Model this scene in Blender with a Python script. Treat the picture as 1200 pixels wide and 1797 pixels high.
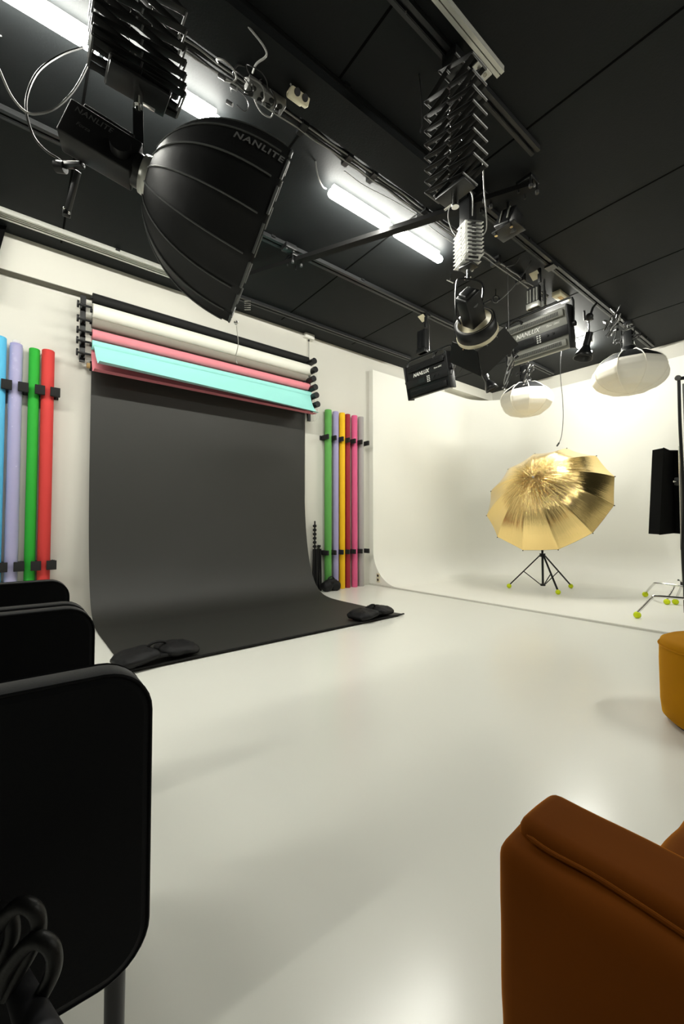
import bpy, bmesh, math, random
from mathutils import Vector, Matrix, noise
random.seed(7)
for o in list(bpy.data.objects): bpy.data.objects.remove(o)
scn = bpy.context.scene; C = scn.collection
PI = math.pi; V = Vector

# ------------------------------------------------------------------ camera
YAW, PITCH, FPX, EYE = math.radians(51.88), math.radians(1.816), 726.0, 0.97
cam = bpy.data.objects.new('camera', bpy.data.cameras.new('camera')); C.objects.link(cam)
cam.location = (0, 0, EYE)
cam.rotation_euler = (PI/2 + PITCH, 0, YAW - PI/2)
cam.data.sensor_fit = 'VERTICAL'; cam.data.sensor_height = 36.0
cam.data.lens = FPX/1797*36; cam.data.clip_start = 0.02
scn.camera = cam
FW = V((math.cos(YAW)*math.cos(PITCH), math.sin(YAW)*math.cos(PITCH), math.sin(PITCH)))
RT = V((math.sin(YAW), -math.cos(YAW), 0)); UP = RT.cross(FW); EYEP = V((0, 0, EYE))
def ray(x, y): return FW + RT*((x-600)/FPX) - UP*((y-898.5)/FPX)
def at_d(x, y, t): return EYEP + ray(x, y)*t            # a measured point at distance t
def at_x(x, y, v): d = ray(x, y); return EYEP + d*(v/d.x)      # ... on the plane x = v
def at_y(x, y, v): d = ray(x, y); return EYEP + d*(v/d.y)
def at_z(x, y, v): d = ray(x, y); return EYEP + d*((v-EYE)/d.z)

# ------------------------------------------------------------------ light and exposure
W = bpy.data.worlds.new('world'); scn.world = W; W.use_nodes = True
W.node_tree.nodes['Background'].inputs[0].default_value = (1, 1, 0.96, 1)
W.node_tree.nodes['Background'].inputs[1].default_value = 0.0
TUBE_POWER = 148.0
scn.view_settings.view_transform = 'Standard'; scn.view_settings.look = 'None'
scn.view_settings.gamma = 1.0; scn.view_settings.use_curve_mapping = False
scn.view_settings.exposure = 0.0
H = 3.78                                                  # ceiling height

# ------------------------------------------------------------------ materials
def mat(name, col, rough=0.5, metal=0.0, bump=0.0, bscale=40.0, var=0.0, vscale=3.0, coat=0.0, sheen=0.0, emit=None,
        trans=0.0, alpha=1.0, stretch=(1, 1, 1), spec=0.5, coords='Object', subs=0.0, detail=4.0):
    m = bpy.data.materials.new(name); m.use_nodes = True; nt = m.node_tree; b = nt.nodes['Principled BSDF']
    b.inputs['Base Color'].default_value = (*col, 1); b.inputs['Roughness'].default_value = rough
    b.inputs['Metallic'].default_value = metal; b.inputs['Coat Weight'].default_value = coat
    b.inputs['Coat Roughness'].default_value = 0.08
    b.inputs['Specular IOR Level'].default_value = spec
    b.inputs['Sheen Weight'].default_value = sheen; b.inputs['Transmission Weight'].default_value = trans
    b.inputs['Sheen Roughness'].default_value = 0.4
    b.inputs['Alpha'].default_value = alpha
    if emit: b.inputs['Emission Color'].default_value = (*emit[0], 1); b.inputs['Emission Strength'].default_value = emit[1]
    if bump or var:
        tc = nt.nodes.new('ShaderNodeTexCoord'); mp = nt.nodes.new('ShaderNodeMapping'); mp.inputs['Scale'].default_value = stretch
        nt.links.new(tc.outputs[coords], mp.inputs[0])
    if bump:
        n = nt.nodes.new('ShaderNodeTexNoise'); n.inputs['Scale'].default_value = bscale; n.inputs['Detail'].default_value = detail
        bp = nt.nodes.new('ShaderNodeBump'); bp.inputs['Strength'].default_value = bump; bp.inputs['Distance'].default_value = 0.01
        nt.links.new(mp.outputs[0], n.inputs['Vector']); nt.links.new(n.outputs['Fac'], bp.inputs['Height'])
        nt.links.new(bp.outputs[0], b.inputs['Normal'])
    if var:
        n = nt.nodes.new('ShaderNodeTexNoise'); n.inputs['Scale'].default_value = vscale; n.inputs['Detail'].default_value = 3
        r = nt.nodes.new('ShaderNodeMapRange'); r.inputs['To Min'].default_value = 1-var; r.inputs['To Max'].default_value = 1+var
        mx = nt.nodes.new('ShaderNodeVectorMath'); mx.operation = 'SCALE'; mx.inputs[0].default_value = col
        nt.links.new(mp.outputs[0], n.inputs['Vector']); nt.links.new(n.outputs['Fac'], r.inputs[0])
        nt.links.new(r.outputs[0], mx.inputs['Scale']); nt.links.new(mx.outputs[0], b.inputs['Base Color'])
    return m
M = {}
M['wall'] = mat('wall_paint', (.68, .665, .60), .65, bump=.05, bscale=30, var=.015)
M['cyc'] = mat('cyclorama_paint', (.93, .92, .85), .6, bump=.03, bscale=12, var=.01)
M['floor'] = mat('floor_epoxy', (.82, .82, .75), .22, bump=.02, bscale=3, var=.02, vscale=1.2, spec=.5)
M['platform'] = mat('platform_paint', (.90, .89, .82), .4, var=.01)
M['ceil'] = mat('ceiling_black', (.0082, .0096, .0104), .65, bump=.08, bscale=80, var=.1, vscale=8, spec=.18)
M['seam'] = mat('ceiling_seam', (.002, .002, .002), .9, spec=.05)
M['dark_wall'] = mat('dark_wall_paint', (.10, .10, .095), .8)
M['taupe'] = mat('taupe_underside', (.16, .15, .12), .8)
M['curtain'] = mat('black_curtain', (.003, .003, .003), .95, spec=.1)
M['tube'] = mat('led_tube', (1, 1, 1), .3, emit=((1, .99, .90), TUBE_POWER))
M['tube_bright'] = mat('led_tube_bright', (1, 1, 1), .3, emit=((1, .99, .90), TUBE_POWER*1.45))
M['cap'] = mat('white_plastic', (.75, .74, .68), .4)
M['black'] = mat('black_metal', (.008, .008, .0085), .42, bump=.02, bscale=60, spec=.35)
M['dull'] = mat('dull_black_steel', (.004, .004, .004), .55, spec=.18)
M['steel'] = mat('dark_steel', (.10, .10, .10), .35, metal=.5)
M['satin'] = mat('black_satin', (.010, .0105, .011), .32, spec=.4)
M['rail'] = mat('black_aluminium', (.02, .021, .022), .38, metal=.3)
M['alu'] = mat('brushed_aluminium', (.62, .62, .57), .35, metal=.35, bump=.02, bscale=90, stretch=(1, 20, 20))
M['chrome'] = mat('chrome', (.75, .75, .74), .12, metal=1.0)
M['silver'] = mat('silver_paint', (.93, .93, .90), .4)
M['grey_metal'] = mat('grey_metal', (.24, .24, .21), .45, metal=.1)
M['fabric'] = mat('black_nylon', (.008, .0085, .009), .55, bump=.15, bscale=14, spec=.3)
M['piping'] = mat('grey_piping', (.085, .09, .088), .6)
M['flag_black'] = mat('matte_black_cloth', (.005, .005, .005), .9, spec=.1)
M['white_fabric'] = mat('white_nylon', (.82, .80, .72), .7, sheen=.1)
M['letter'] = mat('grey_lettering', (.20, .20, .20), .5)
M['letter_dark'] = mat('dark_lettering', (.07, .07, .07), .5)
M['letter_white'] = mat('white_lettering', (.85, .85, .8), .5)
M['lantern'] = mat('lantern_fabric', (.97, .93, .82), .85)
M['paper_black'] = mat('black_paper', (.017, .017, .0135), .6, bump=.10, bscale=2.2, var=.06, vscale=2.5, spec=.6, coords='Object')
M['roll_black'] = mat('black_roll_paper', (.009, .009, .009), .75, spec=.3)
M['roll_white'] = mat('white_paper', (.82, .80, .72), .8)
M['roll_beige'] = mat('beige_paper', (.25, .225, .19), .8)
M['roll_pink'] = mat('salmon_paper', (.80, .245, .29), .8)
M['roll_cyan'] = mat('turquoise_paper', (.345, .79, .73), .8)
M['card'] = mat('cardboard', (.55, .36, .15), .8)
M['r_green'] = mat('green_paper', (.115, .40, .08), .75)
M['r_lilac'] = mat('lilac_paper', (.40, .36, .60), .75)
M['r_yellow'] = mat('yellow_paper', (.95, .55, .003), .7)
M['r_crimson'] = mat('crimson_paper', (.34, .018, .032), .75)
M['r_pink'] = mat('pink_paper', (.80, .125, .29), .75)
M['r_grey'] = mat('grey_paper', (.42, .40, .39), .75)
M['l_blue'] = mat('sky_blue_paper', (.10, .50, .78), .7)
M['l_lilac'] = mat('wrapped_lilac_paper', (.37, .35, .60), .5)
M['wrap'] = mat('clear_plastic_wrap', (.75, .72, .95), .08, bump=.9, bscale=9, alpha=.28, stretch=(1.5, 1.5, 3))
M['l_green'] = mat('bright_green_paper', (.018, .40, .03), .75)
M['l_red'] = mat('red_paper', (.66, .045, .04), .75)
M['foam'] = mat('black_foam', (.012, .012, .012), .9)
M['bag'] = mat('black_bag_nylon', (.0065, .0065, .007), .6, bump=.35, bscale=14, spec=.25)
M['chair'] = mat('charcoal_upholstery', (.0055, .006, .007), .9, bump=.05, bscale=250, sheen=.25, spec=.15)
M['chair_leg'] = mat('dark_grey_tube', (.05, .05, .055), .4, metal=.4)
M['velvet'] = mat('orange_velvet', (.12, .030, .0005), .8, bump=.06, bscale=10, var=.25, vscale=6, sheen=.9, spec=.08)
M['mustard'] = mat('mustard_velvet', (.45, .19, .003), .8, bump=.06, bscale=10, var=.15, vscale=7, sheen=.9, spec=.1)
for k_, c_ in (('velvet', (.95, .34, .012, 1)), ('mustard', (.80, .42, .02, 1))):
    b_ = M[k_].node_tree.nodes['Principled BSDF']; b_.inputs['Sheen Tint'].default_value = c_; b_.inputs['Sheen Roughness'].default_value = .3
M['tennis'] = mat('tennis_felt', (.72, .84, .01), .95, bump=.3, bscale=200, sheen=.3)
M['cord_grey'] = mat('grey_cord', (.26, .26, .25), .4)
M['cord_black'] = mat('black_cord', (.02, .02, .02), .35)
M['cream'] = mat('cream_plastic', (.70, .64, .46), .45)
M['grey_plastic'] = mat('grey_plastic', (.12, .12, .115), .5)
M['flag'] = mat('flag_grey', (.20, .20, .18), .8)
M['strap'] = mat('dark_strap', (.010, .010, .0095), .45, bump=.2, bscale=40, spec=.3)
# gold foil: crinkled metal with creases that run out from the tip
def gold():
    m = bpy.data.materials.new('gold_foil'); m.use_nodes = True; nt = m.node_tree; b = nt.nodes['Principled BSDF']
    b.inputs['Base Color'].default_value = (.97, .73, .32, 1); b.inputs['Metallic'].default_value = 1
    b.inputs['Roughness'].default_value = .17
    uv = nt.nodes.new('ShaderNodeUVMap'); mp = nt.nodes.new('ShaderNodeMapping'); mp.inputs['Scale'].default_value = (30, 1.6, 1)
    n = nt.nodes.new('ShaderNodeTexNoise'); n.inputs['Scale'].default_value = 1.0; n.inputs['Detail'].default_value = 5; n.inputs['Roughness'].default_value = .6
    bp = nt.nodes.new('ShaderNodeBump'); bp.inputs['Distance'].default_value = .045
    sx = nt.nodes.new('ShaderNodeSeparateXYZ'); r = nt.nodes.new('ShaderNodeMapRange')
    r.inputs['From Min'].default_value = .15; r.inputs['From Max'].default_value = .72; r.inputs['To Min'].default_value = 1.0; r.inputs['To Max'].default_value = .10
    nt.links.new(uv.outputs[0], mp.inputs[0]); nt.links.new(mp.outputs[0], n.inputs['Vector'])
    nt.links.new(uv.outputs[0], sx.inputs[0]); nt.links.new(sx.outputs[1], r.inputs[0])
    nt.links.new(r.outputs[0], bp.inputs['Strength']); nt.links.new(n.outputs['Fac'], bp.inputs['Height'])
    nt.links.new(bp.outputs[0], b.inputs['Normal'])
    return m
M['gold'] = gold()

# ------------------------------------------------------------------ mesh helpers
def frame(ax, hint=V((0, 0, 1))):
    ax = V(ax).normalized()
    if abs(ax.dot(hint)) > .98: hint = V((1, 0, 0))
    a = hint.cross(ax).normalized(); b = ax.cross(a)
    return a, b, ax
def spline(pts, k=8):
    P = [V(p) for p in pts]; P = [P[0]*2-P[1]] + P + [P[-1]*2-P[-2]]; out = []
    for i in range(1, len(P)-2):
        for j in range(k):
            t = j/k
            out.append(.5*((2*P[i]) + (P[i+1]-P[i-1])*t + (2*P[i-1]-5*P[i]+4*P[i+1]-P[i+2])*t*t + (3*P[i]-P[i-1]-3*P[i+1]+P[i+2])*t**3))
    out.append(P[-2]); return out
class MB:
    def __init__(s): s.v = []; s.f = []; s.sm = []; s.uv = None
    def add(s, v, f, smooth=True):
        n = len(s.v); s.v += [V(p) for p in v]; s.f += [tuple(i+n for i in q) for q in f]; s.sm += [smooth]*len(f); return s
    def box(s, c, d, R=None, bev=0.0, seg=2, sm=False):
        bm = bmesh.new(); bmesh.ops.create_cube(bm, size=1)
        for v in bm.verts: v.co = V((v.co.x*d[0], v.co.y*d[1], v.co.z*d[2]))
        if bev: bmesh.ops.bevel(bm, geom=list(bm.edges), offset=bev, segments=seg, affect='EDGES', profile=.5)
        if R is not None:
            for v in bm.verts: v.co = R @ v.co
        bm.verts.index_update(); c = V(c)
        s.add([v.co + c for v in bm.verts], [[q.index for q in f.verts] for f in bm.faces], bool(bev) or sm); bm.free(); return s
    def bx(s, x0, x1, y0, y1, z0, z1, bev=0.0, seg=2):
        return s.box(((x0+x1)/2, (y0+y1)/2, (z0+z1)/2), (abs(x1-x0), abs(y1-y0), abs(z1-z0)), None, bev, seg)
    def bar(s, p0, p1, w, t, hint=V((0, 0, 1)), bev=0.0):
        p0 = V(p0); p1 = V(p1); a, b, c = frame(p1-p0, hint)
        R = Matrix((a, b, c)).transposed(); return s.box((p0+p1)/2, (w, t, (p1-p0).length), R, bev)
    def cyl(s, p0, p1, r0, r1=None, n=16, cap=True):
        p0 = V(p0); p1 = V(p1); r1 = r0 if r1 is None else r1; a, b, c = frame(p1-p0); vs = []
        for p, r in ((p0, r0), (p1, r1)):
            vs += [p + a*(r*math.cos(2*PI*i/n)) + b*(r*math.sin(2*PI*i/n)) for i in range(n)]
        s.add(vs, [(i, (i+1) % n, n+(i+1) % n, n+i) for i in range(n)])
        if cap: s.add(vs, [tuple(range(n))[::-1], tuple(range(n, 2*n))], False)
        return s
    def tube(s, pts, r, n=8, k=0, cap=True):
        P = spline(pts, k) if k else [V(p) for p in pts]
        T = [(P[min(i+1, len(P)-1)]-P[max(i-1, 0)]).normalized() for i in range(len(P))]
        a, b, _ = frame(T[0]); vs = []
        for i, p in enumerate(P):
            if i: a = (a - T[i]*a.dot(T[i])).normalized(); b = T[i].cross(a)
            rr = r[i] if isinstance(r, (list, tuple)) else r
            vs += [p + a*(rr*math.cos(2*PI*j/n)) + b*(rr*math.sin(2*PI*j/n)) for j in range(n)]
        m = len(P); fs = [(i*n+j, i*n+(j+1) % n, (i+1)*n+(j+1) % n, (i+1)*n+j) for i in range(m-1) for j in range(n)]
        s.add(vs, fs)
        if cap: s.add([], []); o = len(s.v)-len(vs); s.f += [tuple(o+j for j in range(n))[::-1], tuple(o+(m-1)*n+j for j in range(n))]; s.sm += [False, False]
        return s
    def lathe(s, prof, o, ax=(0, 0, 1), n=24, smooth=True):
        a, b, c = frame(ax); o = V(o); vs = []
        for r, z in prof: vs += [o + c*z + a*(r*math.cos(2*PI*i/n)) + b*(r*math.sin(2*PI*i/n)) for i in range(n)]
        s.add(vs, [(k*n+i, k*n+(i+1) % n, (k+1)*n+(i+1) % n, (k+1)*n+i) for k in range(len(prof)-1) for i in range(n)], smooth); return s
    def grid(s, fn, nu, nv, cu=False, cv=False, smooth=True):
        vs = [fn(i/(nu if cu else nu-1), j/(nv if cv else nv-1)) for i in range(nu) for j in range(nv)]
        fs = [(i*nv+j, ((i+1) % nu)*nv+j, ((i+1) % nu)*nv+(j+1) % nv, i*nv+(j+1) % nv) for i in range(nu if cu else nu-1) for j in range(nv if cv else nv-1)]
        s.add(vs, fs, smooth); return s
    def ball(s, c, r, n=16, sc=(1, 1, 1), R=None):
        c = V(c)
        def fn(u, v):
            th = PI*v; p = V((r*sc[0]*math.sin(th)*math.cos(2*PI*u), r*sc[1]*math.sin(th)*math.sin(2*PI*u), r*sc[2]*math.cos(th)))
            return c + (R @ p if R is not None else p)
        return s.grid(fn, n*2, n+1, cu=True)
    def build(s, name, m, parent=None, loc=None):
        me = bpy.data.meshes.new(name); o = bpy.data.objects.new(name, me); C.objects.link(o)
        base = V(loc) if loc is not None else V((0, 0, 0))
        if parent is not None:
            o.parent = parent; IM = PM[parent].inverted(); PM[o] = PM[parent]
            co = [IM @ p for p in s.v]
        else:
            o.location = base; PM[o] = Matrix.Translation(base); co = [p-base for p in s.v]
        me.from_pydata([tuple(p) for p in co], [], s.f)
        me.polygons.foreach_set('use_smooth', s.sm); me.update()
        bm = bmesh.new(); bm.from_mesh(me); bmesh.ops.recalc_face_normals(bm, faces=bm.faces); bm.to_mesh(me); bm.free()
        if any(s.sm) and not all(s.sm) or getattr(s, 'sharp', False):
            try: me.set_sharp_from_angle(angle=math.radians(40))
            except Exception: pass
        me.materials.append(m if not isinstance(m, str) else M[m])
        return o
PM = {}
def thing(name, label, cat, loc=(0, 0, 0), rz=0.0, group=None):
    o = bpy.data.objects.new(name, None); C.objects.link(o); o.empty_display_size = .05
    o.location = loc; o.rotation_euler = (0, 0, rz); PM[o] = Matrix.Translation(V(loc)) @ Matrix.Rotation(rz, 4, 'Z')
    return tag(o, label, cat, group)
def tag(o, label=None, cat=None, group=None, kind=None):
    if label: o['label'] = label
    if cat: o['category'] = cat
    if group: o['group'] = group
    if kind: o['kind'] = kind
    return o
def struct(name, mb, m, label=None):
    o = mb.build(name, m); o['kind'] = 'structure'
    if label: o['label'] = label
    return o
def lab(o, t): o['label'] = t; return o
def copy_tree(o, parent=None):
    c = o.copy(); C.objects.link(c); c.parent = parent
    for ch in list(o.children): copy_tree(ch, c)
    return c
def text(mb, s, size, fn, shear=0.0, bold=0.0, space=1.0, align='CENTER'):
    cu = bpy.data.curves.new('txt', 'FONT'); cu.body = s; cu.size = size; cu.shear = shear; cu.offset = bold
    cu.space_character = space; cu.align_x = align; cu.align_y = 'CENTER'; cu.resolution_u = 4
    o = bpy.data.objects.new('txt', cu); C.objects.link(o); bpy.context.view_layer.update()
    me = bpy.data.meshes.new_from_object(o.evaluated_get(bpy.context.evaluated_depsgraph_get()))
    mb.add([fn(v.co.x, v.co.y) for v in me.vertices], [tuple(p.vertices) for p in me.polygons], False)
    bpy.data.objects.remove(o); bpy.data.curves.remove(cu); bpy.data.meshes.remove(me)

# ================================================================== the room
X0, X1, Y0, Y1 = -4.2, 7.9, -4.0, 5.15
struct('floor', MB().bx(X0-.2, X1+.2, Y0-.2, Y1+.2, -.2, 0), 'floor')
struct('ceiling', MB().bx(X0-.2, X1+.2, Y0-.2, Y1+.2, H, H+.2), 'ceil')
struct('wall_left', MB().bx(-1.4, 3.30, Y1, Y1+.2, 0, H).bx(3.30, X1+.2, 5.085, Y1+.2, 0, H), 'wall')
struct('wall_left_far', MB().bx(X0-.2, -1.4, Y1-.001, Y1+.2, 0, H), 'dark_wall')
struct('wall_back', MB().bx(X1, X1+.2, Y0-.2, Y1, 0, H), 'wall')
struct('wall_right', MB().bx(4.2, X1, Y0-.2, Y0, 0, H), 'wall')
struct('wall_right_near', MB().bx(X0-.2, 4.2, Y0-.2, Y0+.001, 0, H), 'dark_wall')
struct('wall_front', MB().bx(X0-.2, X0, Y0, Y1, 0, H), 'dark_wall')
for i, x in enumerate((-2.2, -.95, .29, 1.54, 2.79, 4.04, 5.28, 6.55)):
    struct('trim_%d' % (i+1), MB().bx(x-.008, x+.008, Y0, 4.9, H-.0015, H+.01), 'seam')
# beam over the left wall with its underside, cornice strip, box in the corner
struct('trim_20', MB().bx(-1.4, 3.30, 5.05, Y1, 3.42, H), 'wall')
struct('trim_21', MB().bx(-1.4, 3.30, 5.052, Y1-.001, 3.414, 3.42), 'taupe')  # thin strip under the beam, coloured darker than the wall
struct('trim_22', MB().bx(6.55, X1, 4.89, Y1, 3.60, H), 'wall')
# dropped black duct box along the cable run
struct('trim_23', MB().bx(X0, 3.15, 1.99, 2.27, 3.685, H), 'ceil')

# cyclorama: wall panel with curved corner and curved foot
RC, RF, CX0, CXW, CYW, CTOP, PZ = .85, .55, 4.56, 7.85, 4.99, 3.53, .02
path = [(V((x, CYW)), V((0, -1))) for x in (CX0, 5.2, 5.9, 6.5, CXW-RC)]
for k in range(1, 16):
    a = PI/2*(1-k/16); c = V((CXW-RC, CYW-RC)); n = V((math.cos(a), math.sin(a))); path.append((c+n*RC, -n))
path += [(V((CXW, y)), V((-1, 0))) for y in (CYW-RC, 3, 1, -1, Y0)]
prof = [(0, CTOP), (0, 2.5), (0, 1.5), (0, PZ+RF)] + [(RF*(1-math.cos(a)), PZ+RF*(1-math.sin(a))) for a in [PI/2*k/14 for k in range(1, 15)]]
cy = MB()
cy.grid(lambda u, v: (lambda p, q: V((p[0].x+p[1].x*q[0], p[0].y+p[1].y*q[0], q[1])))(path[round(u*(len(path)-1))], prof[round(v*(len(prof)-1))]), len(path), len(prof))
endp = [V((CX0, CYW-d, z)) for d, z in prof] + [V((CX0, 5.084, PZ)), V((CX0, 5.084, CTOP))]
cy.add(endp, [tuple(range(len(endp)))], False)
top = [V((p.x, p.y, CTOP)) for p, n in path]; topo = [V((p.x, 5.084, CTOP)) if i < 4 else V((X1, 5.084 if i < 14 else p.y, CTOP)) for i, (p, n) in enumerate(path)]
cy.add(top+topo, [(i, i+1, i+1+len(top), i+len(top)) for i in range(len(top)-1)], False)
cyc = struct('wall_cyclorama', cy, 'cyc')
struct('floor_platform', MB().bx(CX0+.01, X1, Y0, 5.084, 0, PZ), 'platform')
struct('trim_24', MB().bx(CX0-.012, CX0+.012, Y0, 5.084, 0, PZ-.002), 'wall')
# wall socket on the end of the cove
t = thing('wall_socket', 'small cream double wall socket beside the curved foot of the cyclorama', 'socket', (CX0-.001, 4.865, .13))
MB().box((CX0-.008, 4.865, .13), (.014, .07, .14), None, .004).build('plate', 'cream', t)
for dz in (-.033, .033): MB().cyl((CX0-.016, 4.865, .13+dz), (CX0-.012, 4.865, .13+dz), .02, n=16).build('socket_hole', 'black', t)

# black curtain at the far left end of the wall
cu = MB(); cu.grid(lambda u, v: V((-.132-1.1*u-.11*v, 4.93+.02*math.sin(u*40), H-.002-.62*v)), 60, 8)
cu.grid(lambda u, v: V((-.132-1.1*u-.11*v, 4.936+.02*math.sin(u*40), H-.002-.62*v)), 60, 8)
tag(cu.build('curtain', 'curtain', loc=(-.3, 4.93, 0)), 'black cloth hanging from the ceiling at the upper left picture edge, before the white wall', 'curtain')

# ================================================================== ceiling: LED tubes
def led_tube(x0, x1, y, label, m_='tube'):
    t = thing('led_tube', label, 'light', ((x0+x1)/2, y, H), 0, 'led tube lights on the ceiling')
    zc = H-.078; m = MB(); r = .036
    m.tube([(x0+.012*0, y, zc)]+[(x0+.02+(x1-x0-.04)*i/6, y, zc) for i in range(7)]+[(x1, y, zc)], [r*.7]+[r]*7+[r*.7], n=16)
    m.v = [V((p.x, y+(p.y-y)*1.1, zc+(p.z-zc)*.9)) for p in m.v]; m.build('lit_diffuser', m_, t)
    MB().bx(x0+.03, x1-.03, y-.016, y+.016, H-.058, H-.001).build('housing', 'cap', t)
    return t
RY = 2.665
led_tube(-.365, .318, RY, 'lit white tube light on the ceiling, leftmost in view, behind the black pantograph')
led_tube(.345, 1.035, RY, 'lit white tube light on the ceiling above the big black softbox')
led_tube(1.965, 2.675, RY, 'lit white tube light in the middle of the ceiling, left of the crossing bar')
led_tube(2.72, 3.385, RY, 'lit white tube light in the middle of the ceiling, right of the crossing bar')
led_tube(5.70, 6.36, RY, 'lit white tube light over the cyclorama hidden behind the big grey panel light', 'tube_bright')
led_tube(6.40, 7.08, RY, 'lit white tube light over the cyclorama beside the right-hand clamp spotlight')
for xa in (-1.15, -2.6, -3.4): led_tube(xa-.34, xa+.34, RY, 'unseen tube light added as fill, continuing the ceiling row outside the picture')  # row continued out of view on the left, added as fill light

# ---- rails
for xa in (3.4, 4.15): led_tube(xa-.34, xa+.34, -1.5, 'unseen tube light added as fill, continuing the ceiling row outside the picture')  # added tubes, never in view, to brighten the floor, chair arm and pouf

def rail(x0, x1, y, label, m='rail', w=.085, h=.035, z=H, ends=True):
    t = thing('ceiling_rail', label, 'rail', ((x0+x1)/2, y, z), 0, 'ceiling rails')
    b = MB(); b.bx(x0, x1, y-w/2, y+w/2, z-.012, z-.0005)
    for dy in (-w/2+.006, -.014, .014, w/2-.006): b.bx(x0, x1, y+dy-.005, y+dy+.005, z-h, z-.012)
    b.bx(x0, x1, y-w/2, y-w/2+.022, z-h-.003, z-h); b.bx(x0, x1, y+w/2-.022, y+w/2, z-h-.003, z-h)
    b.build('profile', m, t)
    k = x0+.25
    while k < x1:
        MB().bx(k-.02, k+.02, y-w/2-.012, y+w/2+.012, z-.02, z-.001).build('mounting_clip', 'satin', t); k += 1.15
    return t
rail(X0+.1, 1.62, 4.715, 'silver ceiling rail just above the hanging paper rolls', 'alu', .12, .04)
rail(1.64, 5.12, 4.70, 'black ceiling rail nearest the white left wall')
rail(X0+.1, 4.86, 3.545, 'long black ceiling rail passing behind the big softbox')
rail(.2, 7.73, 2.035-.02+.015, 'long black ceiling rail carrying the grey panel light and the right lantern')
rail(.6, 2.99, 1.47, 'short black ceiling rail above the tall black pantograph', 'rail', .07)
rail(.3, 2.29, 1.335, 'silver ceiling rail at the top edge of the picture ending in a bracket', 'alu', .05)
rail(6.78, 7.70, 3.54, 'short black ceiling rail above the left lantern')
for t in [o for o in C.objects if o.get('label', '').startswith('silver ceiling rail at the top')]:
    b = MB(); b.box((2.17, 1.385, H-.045), (.13, .05, .008), None); b.build('end_bracket', 'alu', t)
    MB().cyl((2.14, 1.385, H-.055), (2.14, 1.385, H-.045), .012, n=10).build('bolt', 'chrome', t)
    MB().cyl((2.20, 1.385, H-.055), (2.20, 1.385, H-.045), .012, n=10).build('bolt', 'chrome', t)

# ---- crossing bar slung under the rails
t = thing('crossing_bar', 'long black bar slung diagonally under the ceiling rails between the tube lights', 'bar', (2.5, 2.8, 3.66))
pa, pb = V((1.93, 4.06, 3.665)), V((3.17, 1.58, 3.665))
MB().bar(pa, pb, .075, .04, V((0, 0, 1))).build('beam', 'dull', t)
du = (pb-pa).normalized()
for s_, z0 in ((.20, 3.70), (.86, 3.70), (.985, 3.70)):
    c = pa.lerp(pb, s_); g = MB(); g.box(c+V((0, 0, .035)), (.13, .13, .03), None, .004)
    for dx in (-.05, .05):
        for dy in (-.05, .05): g.cyl(c+V((dx, dy, -.04)), c+V((dx, dy, .05)), .008, n=8)
    g.build('rail_carriage', 'satin', t)
    for dx in (-.05, .05): MB().cyl(c+V((dx, -.05, -.06)), c+V((dx, -.05, -.035)), .014, n=10).build('bolt', 'steel', t)
# loose carriage on the far rail
t = thing('rail_carriage', 'small black bolted carriage plate on the rail left of the crossing bar', 'bracket', at_z(507, 436, 3.72))
c = at_z(507, 436, 3.72); MB().box(c, (.12, .10, .05), None, .005).build('plate', 'satin', t)
for d in (-.04, .04): MB().cyl(c+V((d, -.02, -.035)), c+V((d, -.02, -.02)), .01, n=10).build('bolt', 'steel', t)

# ---- cable run along the duct
def wavy(x0, x1, y, z, amp, seed, step=.14):
    r = random.Random(seed); n = int((x1-x0)/step)
    return [V((x0+(x1-x0)*i/n, y+amp*(r.random()-.5)*2, z+amp*(r.random()-.5))) for i in range(n+1)]
t = thing('cable_run', 'bundle of black and grey cables clipped along the ceiling beside the tube lights', 'cables', (2, 2.33, 3.72))
for k, (dy, dz, r_, m_) in enumerate(((0, 0, .012, 'cord_black'), (.02, -.012, .008, 'cord_black'), (-.018, -.01, .006, 'cord_grey'), (.012, -.03, .005, 'cord_grey'), (-.01, .012, .012, 'cord_black'), (.035, .0, .008, 'cord_black'))):
    MB().tube(wavy(-3.5, 5.0, 2.35+dy, 3.73+dz, .008, 10+k), r_, n=6, k=4).build('cable', m_, t)
for x in (-.9, -.3, .47, .62, 1.5, 1.9, 2.15, 2.75, 3.35, 3.9, 4.4):
    MB().bx(x-.022, x+.022, 2.305, 2.405, 3.70, H-.002).build('clip', 'satin', t)
tag(MB().tube([at_z(604, 300, 3.73), at_z(640, 326, 3.72), at_z(690, 352, 3.72), at_z(735, 380, 3.72), at_z(760, 402, 3.73), at_z(800, 430, 3.73)], .004, n=6, k=6).build('cable', 'cord_grey', loc=(2.2, 2.5, 3.72)),
    'thin grey cable running loosely beside the thick cable bundle on the ceiling', 'cable')
# knot of plugs and spare cable above the softbox
t = thing('cable_tangle', 'tangled black and grey cables and plugs gathered above the big softbox', 'cables', at_z(390, 130, 3.68))
rnd = random.Random(4)
for k in range(9):
    c = at_z(375+rnd.random()*95, 118+rnd.random()*10+ (k*7), 3.66); pts = []
    a0 = rnd.random()*6; sc_ = .55
    for j in range(7):
        a = a0+j*.9; pts.append(c+V((.055*math.cos(a)*(1+.3*rnd.random()), .04*math.sin(a), -.02*rnd.random()+.03*math.sin(a*.7))))
    MB().tube(pts, .003 if k % 2 else .005, n=6, k=5).build('cable_loop', 'cord_grey' if k % 4 == 0 else 'cord_black', t)
for px, py in ((384, 132), (405, 150), (450, 175), (480, 190), (398, 178)):
    p = at_z(px, py, 3.64); MB().cyl(p, p+V((.03, -.02, -.02)), .012, n=10).build('plug', 'cord_black', t)
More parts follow.
